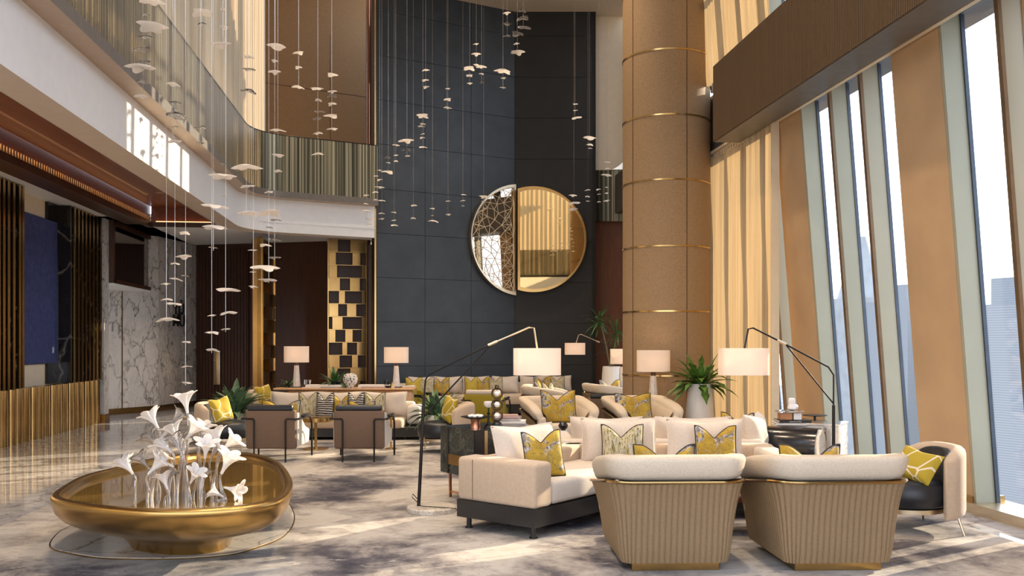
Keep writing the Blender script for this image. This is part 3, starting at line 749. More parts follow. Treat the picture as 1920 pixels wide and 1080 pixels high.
def pil(label, px, d, z, phi, w=.5, h=.5, th=.18, mat='brocade', tilt=14, dent=.28, piping='piping', roll=0, group=None, name='throw_cushion'):
    return cushion(name, label, S(px, d, z), R(phi), w, h, th, mat, tilt, dent, piping, roll, group)
def backc(label, px, d, z, phi, w=.68, h=.44, th=.2, tilt=10, mat='linen'):
    return cushion('back_cushion', label, S(px, d, z), R(phi), w, h, th, mat, tilt, .03, 'linen_seat')

# ================================================================ NEAR GROUP
a1 = make_armchair('ribbed taupe armchair with cream rolled back, seen from behind beside the low sofa', S(1246, 6.33), R(182.5), 'ribbed club armchairs')
dup(a1, S(1534, 6.33), R(183), 'ribbed taupe armchair with cream rolled back, seen from behind near the window wall')
pil('gold brocade cushion whose two ears peek over the armchair back beside the low sofa', 1247, 6.4, .45, 182, .44, .34, .16, tilt=-6, dent=.4)
pil('gold brocade cushion whose two ears peek over the armchair back near the window', 1521, 6.4, .45, 182, .44, .34, .16, tilt=-6, dent=.4)
sl1 = make_slipper('round black leather slipper chair with beige wrap back, standing by the ochre pier', S(1694, 7.38), R(-88), 'slipper chairs with wrap backs')
pil('ochre cushion with pale line pattern on the slipper chair by the ochre pier', 1704, 7.2, .425, -62, .36, .27, .12, 'geo', 32, .04, None, roll=10)
# --- angled sectional sofa
A = G(1003, 990, .1); B = G(865, 968, .1); C3 = G(1112, 964, .1)
e1 = (B - A).to_2d(); wd = e1.length; e1.normalize(); e2 = Vector((e1.y, -e1.x))
if e2.dot((C3 - A).to_2d()) < 0: e2 = -e2
so = thing('sectional_sofa', 'ivory angled sectional sofa on a black plinth with a broad end arm', 'sofa', (A.x, A.y, 0))
sa_ = math.atan2(e2.y, e2.x)           # local x runs along e2, local y along e1
def sp(mb, name, mat, par=so, **k): o = mb.build(name, mat, par, **k); o.rotation_euler.z = sa_; return o
wd = .80
sp(MB().box((.78, wd / 2, .165), (1.56, wd, .14)), 'plinth', 'plinth_black')
sp(MB().rbox((.115, wd / 2, .41), (.23, wd, .35), .035), 'end_arm', 'velvet_beige')
sp(MB().tube([(-.002, wd - .17, .25), (-.002, wd - .17, .57)], .003, 5), 'arm_seam', 'taupe')
sp(MB().rbox((.93, wd - .10, .40), (1.42, .2, .33), .035), 'backrest', 'velvet_beige')
sp(MB().rbox((.885, .33, .335), (1.31, .66, .19), .04), 'seat_cushion', 'linen_seat')
for x, y in ((.06, .06), (.06, wd - .08), (1.3, .08)): sp(MB().cyl((x, y, 0), .022, .1, 10).cyl((x, y, 0), .035, .012, 12), 'foot', 'plinth_black')
run0, run1 = S(1053, 8.45) - Vector((A.x, A.y, 0)), S(1452, 8.45) - Vector((A.x, A.y, 0))
def rp(mb, name, mat): o = mb.build(name, mat, so); o.location = run0; o.rotation_euler.z = -TH; return o
rl = (run1 - run0).length
rp(MB().box((rl / 2, -.28, .165), (rl, .9, .14)), 'plinth', 'plinth_black')
rp(MB().rbox((rl / 2, .08, .40), (rl, .2, .33), .04), 'backrest', 'velvet_beige')
rp(MB().rbox((rl / 2 + .1, -.36, .335), (rl - .5, .74, .19), .05), 'seat_cushion', 'linen_seat')
rp(MB().rbox((rl - .09, -.3, .39), (.22, .8, .31), .04), 'end_arm', 'linen_seat')
w_, z_ = .63, .43
backc('ivory back cushion at the angled end of the sectional sofa, beside the dark cabinet', 992, 7.62, .43, 38, .66, .40, .2, 14)
pil('gold brocade cushion with grey bird standing on the angled sofa end', 1024, 7.32, .425, 14, .33, .38, .15, 'brocade', 16, .24, roll=-3)
backc('ivory back cushion behind the streaked cushion on the sectional sofa', 1161, 8.33, .40, 0, .70, .42, .2, 8)
backc('ivory back cushion behind the gold cushion at the far end of the sectional sofa', 1322, 8.33, .40, -2, .70, .41, .2, 8)
pil('olive and grey streaked cushion with black piping on the sectional sofa', 1168, 8.12, .41, 0, .38, .37, .14, 'streak', 10, .3)
pil('gold cushion with grey branches and black piping at the sectional sofa far end', 1343, 8.12, .41, -3, .37, .36, .14, 'brocade', 10, .3)
# --- sofa behind, facing away
so2 = thing('sofa', 'ivory sofa standing back to back behind the sectional sofa', 'sofa', S(1228, 9.3), R(180))
MB().box((0, -.05, .165), (1.95, .86, .14)).build('plinth', 'plinth_black', so2)
MB().rbox((0, .33, .40), (2.0, .18, .33), .04).build('backrest', 'linen_seat', so2)
MB().rbox((0, -.1, .335), (1.95, .7, .19), .05).build('seat_cushion', 'linen_seat', so2)
for s in (-1, 1): MB().rbox((s * .95, -.1, .40), (.2, .7, .33), .04).build('end_arm', 'linen_seat', so2)
for x in (-1, 1):
    for y in (-.35, .3): MB().cyl((x * .9, y, 0), .022, .1, 10).build('foot', 'plinth_black', so2)
backc('ivory back cushion of the rear sofa beside the black bowl on its white block', 1136, 9.07, .40, 180, .72, .375, .2, 5)
backc('ivory back cushion of the rear sofa in front of the tall white planter', 1298, 9.07, .40, 180, .76, .375, .2, 5)
cushion('back_cushion', 'plump ivory cushion standing at the rear sofa end beside the black drum cabinet', S(1418, 9.15, .42), R(60), .55, .38, .22, 'linen', 8, .03, 'linen_seat')
pil('small gold brocade cushion tip between the rear sofa and the drum cabinet', 1384, 9.3, .42, 150, .34, .38, .12, 'brocade', 4, .3)
# --- mahogany coffee table between the armchairs and the sofa
ct = thing('coffee_table', 'low mahogany coffee table glimpsed between the two ribbed armchairs', 'table', S(1372, 7.25), -TH)
MB().rbox((0, 0, .30), (.74, .5, .06), .02).build('table_top', 'wood_table', ct)
for x in (-.3, .3): MB().box((x, 0, .135), (.08, .44, .27)).build('leg', 'wood_table', ct)
# --- side cabinet left of the sofa
c0 = G(888, 806, .70); cL = G(826, 797, .70); cR = G(985, 793, .70)
an = math.atan2((c0 - cL).y, (c0 - cL).x); wL = (c0 - cL).length; wR = (cR - c0).length
cab = thing('side_cabinet', 'dark green-black stone side cabinet with rounded end on slim bronze legs', 'cabinet', (cL.x, cL.y, 0), an)
pr = [(0, .245), (wR - .1, .245)] + [(wR - .1 + .1 * 2.2 * sin(t) , .47 - .225 * cos(t)) for t in [pi * k / 10 for k in range(1, 10)]] + [(wR - .1, .695), (0, .695)]
m = MB().prism(pr, 0, wL); m.v = [(z, x, y) for x, y, z in m.v]; m.build('body', 'marble_green', cab)
MB().box((wL * .24, -.004, .47), (.03, .012, .45)).box((wL + .004, .06, .47), (.012, .10, .45)).build('black_band', 'plinth_black', cab)
MB().box((wL + .007, .13, .56), (.016, .035, .25)).build('handle', 'champ', cab)
MB().box((wL * .62, -.004, .385), (wL * .7, .01, .10)).build('sun_reflection', 'bronze', cab)  # gold reflection of the sun on the stone, put in as a metal strip
for x, y in ((.12, .04), (wL - .05, .04), (.12, wR - .1), (wL - .05, wR - .1)): MB().box((x, y, .1225), (.022, .022, .245)).build('leg', 'copper', cab)
MB().box((wL * .6, .04, .06), (wL * .75, .014, .014)).build('stretcher', 'copper', cab)
# things on it
t = thing('tray_stand', 'round dark tray with white pebbles on a copper foot on the stone cabinet', 'tray', S(892, 8.75, .695))
MB().lathe([(.05, 0), (.045, .05), (.055, .085), (0, .085)], 24, cap=False).build('pedestal', 'copper', t)
MB().lathe([(0, .085), (.09, .088), (.145, .102), (.145, .107), (.09, .096), (0, .094)], 32, cap=False).build('tray', 'black_metal', t)
for k in range(7):
    an_ = k * 1.1; rr = .055 if k else 0
    tag(MB().lathe([(0, -.016), (.018, -.012), (.024, 0), (.018, .012), (0, .016)], 12, cap=False).build('pebble', 'white', None, S(892, 8.75, .806) + Vector((rr * cos(an_), rr * sin(an_), 0))), 'white pebble lying in the dark tray on the stone cabinet', 'pebble', 'white pebbles in the tray')
t = thing('candle_holder', 'slim black candle stand holding a white glass tulip on the stone cabinet', 'candle holder', S(916, 8.7, .695))
MB().lathe([(.055, 0), (.05, .015), (.02, .035), (.01, .07), (.01, .13), (.018, .14), (.008, .15), (.008, .19), (.02, .195)], 20).build('stand', 'black_metal', t)
MB().lathe([(.015, .195), (.042, .215), (.048, .24), (.04, .255), (.03, .25)], 10).build('glass_tulip', 'frost', t)
t = thing('ring_sculpture', 'bronze sculpture of three stacked rings with white balls on the stone cabinet', 'sculpture', S(932, 8.62, .695), -TH)
MB().lathe([(.05, 0), (.055, .03), (.04, .06), (.02, .07)], 20).build('base', 'black_ceramic', t)
for k in range(3):
    zc = .125 + .105 * k
    MB().tube([(.048 * cos(a), 0, zc + .048 * sin(a)) for a in [2 * pi * q / 24 for q in range(24)]], .009, 8, True).build('ring', 'dark_bronze', t)
    MB().lathe([(.0, -.03), (.021, -.021), (.03, 0), (.021, .021), (0, .03)], 14, (0, 0, zc), False).build('ball', 'white', t)
MB().lathe([(0, .365), (.018, .375), (.024, .395), (.018, .413), (0, .42)], 12, cap=False).build('finial', 'dark_bronze', t)
def book(label, loc, rz, d, cover='paper', group=None, par=None):
    t = thing('book', label, 'book', loc, rz, group); x, y, z = d
    MB().box((0, 0, .002), (x, y, .004)).box((0, 0, z - .002), (x, y, .004)).box((0, -y / 2 + .002, z / 2), (x, .004, z)).build('cover', cover, t)
    MB().box((0, .002, z / 2), (x - .012, y - .012, z - .008)).build('page_block', 'paper', t); return t
zb = .695
for k, (dx, dd, th_, cv, ph, lb) in enumerate(((0, (.30, .24), .022, 'paper_grey', 6, 'grey book at the bottom of the stack on the stone cabinet'), (2, (.29, .22), .026, 'paper', -4, 'pale book second from the bottom of the cabinet stack'), (-10, (.24, .18), .024, 'paper_grey', 10, 'smaller grey book second from the top of the cabinet stack'), (-12, (.23, .18), .03, 'rose_cover', 4, 'pink-grey book on top of the cabinet stack'))):
    book(lb, S(957 + dx * .6, 9.0, zb), R(ph), (*dd, th_), cv); zb += th_ + .0005
# --- drum cabinet near the window
q0 = S(1486, 9.3)
dc = thing('drum_cabinet', 'black lacquer drum cabinet with white marble end and steel-edged case, beside the window', 'cabinet', q0, R(-32))
m = MB().lathe([(.0, 0), (.215, 0), (.22, .01), (.22, .60), (0, .60)], 40, cap=False); m.v = [(z - .33, x, y + .43) for x, y, z in m.v]; m.build('drum', 'black_ceramic', dc)
m = MB().lathe([(0, 0), (.205, 0), (.205, .018), (0, .018)], 40, cap=False); m.v = [(z + .27, x, y + .43) for x, y, z in m.v]; m.build('marble_end', 'marble_base', dc)
MB().box((.10, .42, .44), (.62, .44, .45)).build('case', 'marble_disc', dc)
MB().box((.10, .42, .672), (.64, .46, .014)).box((.415, .205, .44), (.014, .014, .46)).box((.30, .20, .44), (.06, .012, .45)).build('steel_edge', 'steel', dc)
for x, y in ((-.2, 0), (.2, 0), (-.1, .6), (.36, .6)): MB().box((x, y, .108), (.022, .022, .216)).build('leg', 'copper', dc)
zb = .652
p0 = S(1482, 9.55)
book('pale book under the black book on the drum cabinet', (p0.x, p0.y, zb), R(-6), (.34, .25, .026), 'paper'); zb += .0265
b_ = book('black book with white title on its spine on the drum cabinet', (p0.x + .02, p0.y, zb), R(-2), (.33, .25, .028), 'black_cover'); zb += .0285
text('Leonardo da Vinci', .017, b_, 'paper', (0, -.1262, .009), (pi / 2, 0, 0), 'spine_title', .0006)
t = thing('glass_box', 'clear lidded glass box with amber wood inside on the black book', 'box', (p0.x - .01, p0.y, zb), -TH)
MB().box((-.05, 0, .035), (.12, .11, .066)).build('amber_block', 'amber', t)
MB().box((.07, 0, .035), (.08, .11, .066)).build('white_block', 'white', t)
MB().box((0, 0, .085), (.26, .15, .02)).build('glass_lid', 'clear', t)
t = thing('figurine', 'small white double-gourd figurine on the glass box', 'figurine', (p0.x + .01, p0.y - .01, zb + .096))
MB().lathe([(.02, 0), (.042, .012), (.045, .035), (.032, .06), (.034, .075), (.036, .10), (.034, .12), (.026, .128), (0, .13)], 20).build('body', 'white', t)
MB().lathe([(0, -.032), (.024, -.022), (.032, 0), (.024, .022), (0, .032)], 16, (.04, 0, .036), False).build('side_ball', 'white', t)
t = thing('drinks_table', 'thin round black drinks table standing behind the drum cabinet', 'table', S(1528, 10.0))
MB().lathe([(0, .71), (.13, .71), (.135, .715), (.13, .72), (0, .72)], 32, cap=False).build('table_top', 'black_metal', t)
MB().cyl((0, 0, .02), .014, .69, 12).build('stem', 'black_metal', t); MB().cyl((0, 0, 0), .11, .02, 28).build('base', 'black_metal', t)
# ================================================================ LAMPS
def oval(w, dp, n=40, ex=.55):
    r = []
    for k in range(n):
        a = 2 * pi * k / n; c, s_ = cos(a), sin(a)
        r.append((math.copysign(abs(c) ** ex, c) * w / 2, math.copysign(abs(s_) ** ex, s_) * dp / 2))
    return r
def shade(parent, w, dp, z0, z1, c=(0, 0), rz=0, power=6):
    a = oval(w, dp); b = oval(w - .012, dp - .012)
    rows = [[(x, y, z0) for x, y in a], [(x, y, z1) for x, y in a], [(x, y, z1) for x, y in b], [(x, y, z0) for x, y in b]]
    o = MB().grid(rows, True, True).build('lamp_shade', 'shade', parent, (c[0], c[1], 0), rz, smooth=30)
    MB().tube([(x, y, z1 - .03) for x, y in ((-w / 2 + .01, 0), (w / 2 - .01, 0))], .004, 5).build('shade_spider', 'black_metal', o)
    L_ = bpy.data.lights.new('bulb', 'POINT'); L_.energy = power; L_.color = (1, .72, .48); L_.shadow_soft_size = .06
    l = bpy.data.objects.new('bulb', L_); COL.objects.link(l); l.parent = o; l.location = (0, 0, (z0 + z1) / 2)
    return o
def table_lamp(label, loc, rz, s=1.0):
    t = thing('table_lamp', label, 'lamp', loc, rz, 'marble table lamps')
    MB().box((0, 0, .008), (.2 * s, .14 * s, .016)).build('foot', 'black_metal', t)
    MB().lathe([(.072 * s, .016), (.042 * s, .40 * s)], 8).build('base', 'marble_lamp', t, smooth=20)
    MB().cyl((0, 0, .40 * s), .033 * s, .07 * s, 16).build('neck', 'wood_dark', t)
    shade(t, .44 * s, .30 * s, .455 * s, .745 * s, power=2.2); return t
table_lamp('marble table lamp on the oak console in front of the dark timber wall', S(556, 15.75, .745), R(8), .96)
table_lamp('marble table lamp on the oak console in front of the navy wall', S(743, 15.75, .745), R(-6), .94)
table_lamp('marble table lamp standing in front of the tan column', S(1225, 13.05, .62), R(0), 1.06)
table_lamp('marble table lamp half hidden behind the tan column', S(1166, 17.5, .66), R(0), 1.0)
for px, d, z, lb in ((1225, 13.05, .62, 'round dark side table under the lamp before the column'), (1162, 17.5, .66, 'round dark side table under the lamp behind the column')):
    t = thing('side_table', lb, 'table', S(px, d)); MB().cyl((0, 0, z - .03), .22, .03, 36).build('table_top', 'plinth_black', t); MB().cyl((0, 0, .02), .03, z - .05, 14).build('stem', 'bronze', t); MB().cyl((0, 0, 0), .17, .02, 30).build('base', 'plinth_black', t)
def floor_lamp(label, base, d, pts_px, brace_px, joint, shade_px, metal, basemat='marble_base', bw=.215):
    t = thing('floor_lamp', label, 'lamp', base, -TH, 'arched floor lamps'); inv = Matrix.Rotation(TH, 4, 'Z')
    lo = lambda px, py: inv @ (P(px, py, d) - base)
    MB().lathe([(bw, 0), (bw + .006, .006), (bw + .006, .04), (bw - .002, .05), (0, .05)], 44, cap=False).build('base', basemat, t)
    q = [lo(*p) for p in pts_px]; q[0].z = .05
    MB().tube([q[0], q[1]], [.016, .014], 10).build('pole', 'black_metal', t)
    MB().tube(q[1:joint + 1], .008, 8).build('lower_arm', 'black_metal', t)
    MB().tube(q[joint:], .008, 8).build('upper_arm', metal, t)
    MB().tube([lo(*p) for p in brace_px], .007, 8).build('brace', 'black_metal', t)
    v = (q[joint + 1] - q[joint]).normalized(); MB().tube([q[joint] - v * .03, q[joint] + v * .06], .014, 10).build('joint_sleeve', 'champ', t)
    c = lo(shade_px[0], shade_px[2]); w = shade_px[1] / 1700 * d; zt, zb_ = zat(shade_px[2], d), zat(shade_px[3], d)
    shade(t, w, w * .72, zb_, zt, (c.x, c.y), 0, 3)
    cd = MB().tube([(q[0].x - .01, -.03, .12), (q[0].x - .05, -.02, .16), (q[0].x - .06, .0, .13), (q[0].x + .03, -.06, .06), (.1, -.1, .055), (.22, -.12, .05), (.28, -.1, .006), (.42, -.02, .006)], .004, 6).build('power_cord', 'black_metal', t)
    return t
dl_ = 8.12
floor_lamp('tall floor lamp with leaning black pole and marble disc base beside the stone cabinet', S(809, dl_), dl_, [(785, 945), (795, 745), (798, 712), (803, 703), (921, 645), (992, 614), (1001, 615), (1007, 653)], [(796, 780), (925, 642)], 4, (1007, 89, 653, 703), 'champ')
floor_lamp('tall black floor lamp arching over the sofa beside the window fins', S(1560, 8.2), 8.2, [(1563, 900), (1563, 760), (1563, 703), (1553, 688), (1468, 643), (1412, 615), (1403, 617), (1396, 653)], [(1563, 757), (1474, 647)], 4, (1394, 90, 653, 703), 'black_metal')
floor_lamp('distant small floor lamp arching in front of the charcoal wall', S(1168, 18.9), 18.9, [(1172, 770), (1160, 690), (1156, 662), (1153, 656), (1122, 641), (1090, 627), (1085, 628), (1080, 643)], [(1158, 690), (1124, 642)], 4, (1078, 38, 643, 665), 'champ')
# ================================================================ LEFT GROUP
dup(sl1, S(429, 12.7), R(90), 'black slipper chair with beige wrap back beside the leafy plant, near the marble floor')
dup(sl1, S(511, 16.1), R(90), 'black slipper chair with beige wrap back at the end of the console sofa')
dup(sl1, S(829, 12.65), R(-90), 'black slipper chair with beige wrap back behind the stone cabinet')
pil('yellow cushion with white line pattern on the slipper chair by the leafy plant', 421, 12.6, .43, 58, .34, .34, .13, 'geo', 16, .05, None, roll=-8)
pil('yellow line-pattern cushion on the slipper chair at the console sofa end', 500, 15.95, .43, 60, .36, .36, .13, 'geo', 16, .05, None, roll=-6)
pil('olive line-pattern cushion on the slipper chair behind the stone cabinet', 836, 12.5, .43, -66, .36, .36, .13, 'geo', 14, .05, None, roll=8)
f1 = make_frame_chair('taupe lounge chair with black head roll, seen from behind beside the brass table', S(521, 11.85), R(179), 'black-framed lounge chairs')
dup(f1, S(681, 11.85), R(180), 'taupe lounge chair with black head roll, seen from behind facing the console sofa end')
dup(f1, S(1136, 14.4), R(182), 'taupe lounge chair mostly hidden between the two cream armchairs')
g1 = make_frame_chair('chartreuse lounge chair seen from behind, in front of the long far sofa', S(912, 15.6), R(172), 'black-framed lounge chairs', 'gold_fab', 'gold_fab', 'linen')
dup(g1, S(792, 16.7), R(68), 'chartreuse lounge chair side-on beside the oak console end')
def sofa(name, label, px, d, phi, Ls, dep=.9, z=.33):
    t = thing(name, label, 'sofa', S(px, d), R(phi))
    MB().box((.12, -.02, z * .28 + .03), (Ls + .28, dep - .08, z * .44)).build('plinth', 'plinth_black', t)
    MB().rbox((0, dep / 2 - .1, z + .05), (Ls, .2, .36), .05).build('backrest', 'linen_seat', t)
    MB().rbox((-.02, -.1, z * .75), (Ls - .2, dep - .22, z * .5), .05).build('seat_cushion', 'velvet_beige', t)
    for x in (-Ls / 2 + .15, Ls / 2 - .1):
        for y in (-.3, .3): MB().cyl((x, y, 0), .03, z * .15 + .01, 10).build('foot', 'plinth_black', t)
    return t
sf = sofa('sofa', 'ivory sofa on black plinth in front of the oak console', 640, 14.55, 0, 2.3)
for px, lb in ((549, 'ivory back cushion at the slipper chair end of the console sofa'), (635, 'ivory back cushion in the middle of the console sofa'), (720, 'ivory back cushion at the low black ledge end of the console sofa')):
    backc(lb, px, 14.62, .335, 0, .73, .40, .2, 9)
MB().rbox((1.16, .2, .36), (.22, .5, .30), .05).build('end_arm', 'pale_side', sf)
for px, d, mt, ph, w, h, lb in ((577, 14.35, 'streak', 4, .30, .42, 'streaked olive cushion first in the row on the console sofa'), (608, 14.25, 'stripe', -8, .28, .42, 'charcoal striped cushion second in the row on the console sofa'), (640, 14.35, 'brocade', 6, .27, .38, 'gold brocade cushion in the middle of the row on the console sofa'), (666, 14.3, 'stripe', -6, .26, .42, 'charcoal striped cushion fourth in the row on the console sofa'), (702, 14.35, 'streak', 4, .34, .42, 'streaked olive cushion last in the row on the console sofa')):
    pil(lb, px, d, .335, ph, w, h - .02, .13, mt, 9, .3)
pil('gold cushion peeking over the head roll of the taupe chair beside the brass table', 526, 11.75, .43, 180, .5, .34, .13, 'brocade', -6, .32)
pil('gold cushion peeking over the head roll of the taupe chair facing the sofa end', 678, 11.75, .43, 180, .34, .33, .13, 'brocade', -6, .25)
t = thing('round_table', 'low round brass table between the taupe lounge chair and the console sofa', 'table', S(592, 12.9))
MB().lathe([(0, .40), (.25, .40), (.26, .41), (.26, .455), (.25, .46), (0, .46)], 40, cap=False).build('table_top', 'brass', t); MB().cyl((0, 0, .02), .02, .38, 16).build('stem', 'bronze', t); MB().cyl((0, 0, 0), .18, .02, 32).build('base', 'brass', t)
t = thing('drinks_table', 'small brass drinks table at the console sofa end', 'table', S(733, 12.95))
MB().lathe([(0, .42), (.055, .42), (.055, .45), (0, .45)], 28, cap=False).build('table_top', 'brass', t); MB().cyl((0, 0, .01), .012, .41, 10).build('stem', 'brass', t); MB().cyl((0, 0, 0), .09, .012, 24).build('base', 'brass', t)
# console
cn = thing('console', 'long oak console with rounded end behind the ivory sofa', 'console', S(651, 15.75), -TH)
MB().rbox((-.02, 0, .727), (2.42, .46, .035), .012).build('console_top', 'oak', cn)
MB().rbox((.06, 0, .355), (2.18, .40, .71), .09).build('body', 'oak', cn)
def small(name, label, cat, px, d, z, prof, mat, n=18, group=None): return tag(MB().lathe(prof, n).build(name, mat, None, S(px, d, z)), label, cat, group)
small('round_vase', 'round white vase with black speckles on the oak console', 'vase', 657, 15.6, .745, [(.05, 0), (.055, .02), (.11, .09), (.128, .16), (.11, .22), (.06, .245), (.04, .25), (.035, .24)], 'speckle', 28)
for px, w, lb in ((597, .62, 'long pale open book beside the marble lamp on the console'), (695, .62, 'long pale open book past the speckled vase on the console')):
    book(lb, S(px + 12, 15.72, .745), R(1), (w, .26, .05), 'paper')
book('flat rose book lying in front on the console past the vase', S(703, 15.62, .745), R(0), (.46, .14, .02), 'rose_cover')
book('flat grey book lying in front on the console before the vase', S(622, 15.62, .745), R(2), (.36, .14, .02), 'paper_grey')
small('glass_tumbler', 'small clear glass on the open book near the first console lamp', 'glass', 573, 15.75, .7955, [(.02, 0), (.028, 0), (.03, .085)], 'clear'); small('candle_cup', 'small steel cup on the open book near the first console lamp', 'cup', 581, 15.75, .7955, [(.02, 0), (.012, .03), (.022, .05), (.024, .085)], 'steel')
small('candle_jar', 'black candle jar on the open book beside the navy wall lamp', 'jar', 725, 15.75, .7955, [(.05, 0), (.05, .07), (.045, .075)], 'black_ceramic'); small('candle_jar', 'low black bowl in front of the navy wall lamp on the console', 'bowl', 727, 15.58, .745, [(.04, 0), (.055, .035), (.05, .04)], 'black_ceramic')
small('brass_bell', 'tiny brass bell beside the navy wall lamp on the console', 'ornament', 735, 15.6, .745, [(.03, 0), (.03, .06), (.012, .09), (.008, .10)], 'brass')
# ================================================================ FAR SOFA AND CREAM ARMCHAIRS
fs = sofa('sofa', 'very long ivory sofa along the navy wall', 905, 19.2, 13, 3.5, .85, .44)
for k, px in enumerate((792, 842, 893, 948, 1000, 1048)):
    backc(('ivory back cushion of the far sofa, first from the console end', 'ivory back cushion of the far sofa behind the side-on chartreuse chair cushions', 'ivory back cushion of the far sofa before the chartreuse chair', 'ivory back cushion of the far sofa just past the chartreuse chair', 'ivory back cushion of the far sofa under the big lamp shade', 'ivory back cushion of the far sofa, last before the cream armchairs')[k], px, 19.35 + (px - 905) / 1700 * 19.5 * .23, .445, 13, .58, .37, .2, 8)
for px, mt, w, lb in ((776, 'ochre_vel', .34, 'ochre cushion near the console end of the far sofa'), (800, 'streak', .32, 'streaked cushion second on the far sofa from the console end'), (828, 'brocade', .34, 'gold brocade cushion with black piping third on the far sofa'), (884, 'ochre_vel', .28, 'ochre cushion on the far sofa behind the chartreuse chair'), (905, 'brocade', .30, 'gold brocade cushion on the far sofa behind the chartreuse chair'), (930, 'streak', .30, 'streaked cushion on the far sofa behind the chartreuse chair'), (1018, 'brocade', .40, 'gold brocade cushion on the far sofa beneath the big lamp shade'), (1046, 'streak', .32, 'streaked cushion at the far sofa end by the cream armchair')):
    pil(lb, px, 19.08 + (px - 905) / 1700 * 19.5 * .23, .445, 13, w, .37, .13, mt, 8, .3)
dup(a1, S(1047, 12.3), R(14), 'cream armchair holding a gold bird cushion, facing the room before the column')
dup(a1, S(1203, 12.35), R(12), 'cream armchair holding a gold cushion, directly in front of the column lamp')
dup(a1, S(1030, 16.0), R(86), 'cream armchair turned side-on in front of the far sofa')
dup(a1, S(1150, 16.6), R(108), 'cream armchair half hidden by the tan column')
pil('large gold cushion with grey bird on the cream armchair before the column', 1049, 12.12, .45, 10, .48, .44, .15, 'brocade', 14, .3)
pil('large gold cushion with grey branch on the armchair in front of the column lamp', 1190, 12.15, .45, 8, .50, .40, .15, 'brocade', 16, .12)
pil('gold cushion with black piping inside the side-on cream armchair', 1011, 16.0, .45, 80, .40, .40, .13, 'brocade', 8, .3)
pil('pale streaked cushion inside the side-on cream armchair', 1030, 15.9, .45, 60, .36, .38, .13, 'streak', 8, .3)
pil('gold cushion inside the armchair half hidden by the column', 1145, 16.55, .45, 20, .42, .40, .13, 'brocade', 8, .34)
# table with bowl on block, behind the rear sofa
t = thing('coffee_table', 'low oak coffee table behind the rear ivory sofa', 'table', S(1125, 10.6), -TH)
MB().rbox((0, 0, .385), (1.5, .7, .05), .02).build('table_top', 'oak', t)
for x in (-.6, .6): MB().box((x, 0, .18), (.06, .5, .36)).build('leg', 'oak', t)
t = thing('bowl_on_block', 'black egg-shaped bowl on a white cube on the low oak table', 'ornament', S(1056, 10.3, .41), -TH)
MB().rbox((0, 0, .055), (.085, .085, .11), .005).build('white_cube', 'white', t)
MB().lathe([(.02, .11), (.05, .14), (.056, .165), (.04, .195), (.02, .205)], 22).build('bowl', 'black_ceramic', t)
t = thing('bowl_on_block', 'dark blue lidded jar showing above the rear sofa cushions', 'ornament', S(1243, 10.5, .41), -TH)
MB().rbox((0, 0, .06), (.085, .085, .12), .005).build('white_cube', 'white', t)
MB().lathe([(.02, .12), (.055, .15), (.06, .19), (.02, .225), (.012, .25), (0, .255)], 22).build('jar', 'black_ceramic', t)
# ================================================================ PLANTS
def leaf(mb, base, dirv, L, w, droop, wav=0, n=7):
    d = Vector(dirv).normalized(); side = d.cross(Vector((0, 0, 1))); side = side.normalized() if side.length > .01 else Vector((1, 0, 0))
    p = Vector(base); rows = []
    for i in range(n + 1):
        u = i / n; ww = w * (sin(pi * min(1, u * .94 + .06)) ** .7) * (1 + wav * (1 if i % 2 else -1))
        nm = side.cross(d).normalized()
        rows.append([tuple(p - side * ww / 2 + nm * ww * .14), tuple(p), tuple(p + side * ww / 2 + nm * ww * .14)])
        d = (d + Vector((0, 0, -droop / n))).normalized(); p = p + d * (L / n)
    return mb.grid(rows)
def plant(name, label, loc, pot, n, L, w, droop, mat, wav=0, el=(25, 80), seed=1, potmat='pot'):
    rnd = random.Random(seed); t = thing(name, label, 'plant', loc); top = pot[-1][1]
    MB().lathe(pot + [(pot[-1][0] - .015, top), (pot[-1][0] - .02, top - .04)], 32).build('pot', potmat, t)
    m = MB()
    for k in range(n):
        a = k * 2.399 + rnd.uniform(-.3, .3); e = rad(rnd.uniform(*el)); r0 = rnd.uniform(0, pot[-1][0] * .5)
        leaf(m, (r0 * cos(a), r0 * sin(a), top - .03), (cos(a) * cos(e), sin(a) * cos(e), sin(e)), L * rnd.uniform(.65, 1.1), w * rnd.uniform(.75, 1.2), droop * rnd.uniform(.6, 1.3), wav)
    m.build('foliage', mat, t, smooth=60); return t
tp = [(.22, 0), (.225, .02), (.165, .93), (.16, .95)]
plant('potted_fern', 'lush green fern in a tall white planter between column and golden curtain', S(1312, 12.6), tp, 60, .50, .10, 1.2, 'leaf_lime', .25, (5, 80), 4)
lp = [(.11, 0), (.16, .08), (.165, .2), (.15, .30)]
plant('potted_plant', 'leafy sage plant in a round pot behind the slipper chair on the marble side', S(441, 14.2), [(.13, 0), (.17, .1), (.17, .38), (.16, .42)], 70, .56, .11, 1.2, 'leaf_pale', 0, (10, 85), 5)
plant('potted_plant', 'leafy green plant in a round cream pot behind the stone cabinet', S(822, 13.6), [(.12, 0), (.2, .12), (.2, .36), (.17, .44)], 70, .48, .085, 1.2, 'leaf_pale', 0, (10, 80), 6)
plant('console_plant', 'bushy dark green plant on the oak console beside the speckled vase', S(627, 15.85, .745), [(.06, 0), (.08, .09)], 40, .30, .06, 1.0, 'leaf', 0, (10, 85), 8, 'black_ceramic')
plant('console_fern', 'feathery dark fern on the oak console behind the first lamp', S(540, 15.85, .745), [(.05, 0), (.06, .05)], 30, .26, .03, 1.2, 'leaf', .3, (5, 60), 9, 'black_ceramic')
t = thing('tall_dracaena', 'tall spiky dracaena in a tapering white planter by the charcoal wall end', 'plant', S(1147, 18.3))
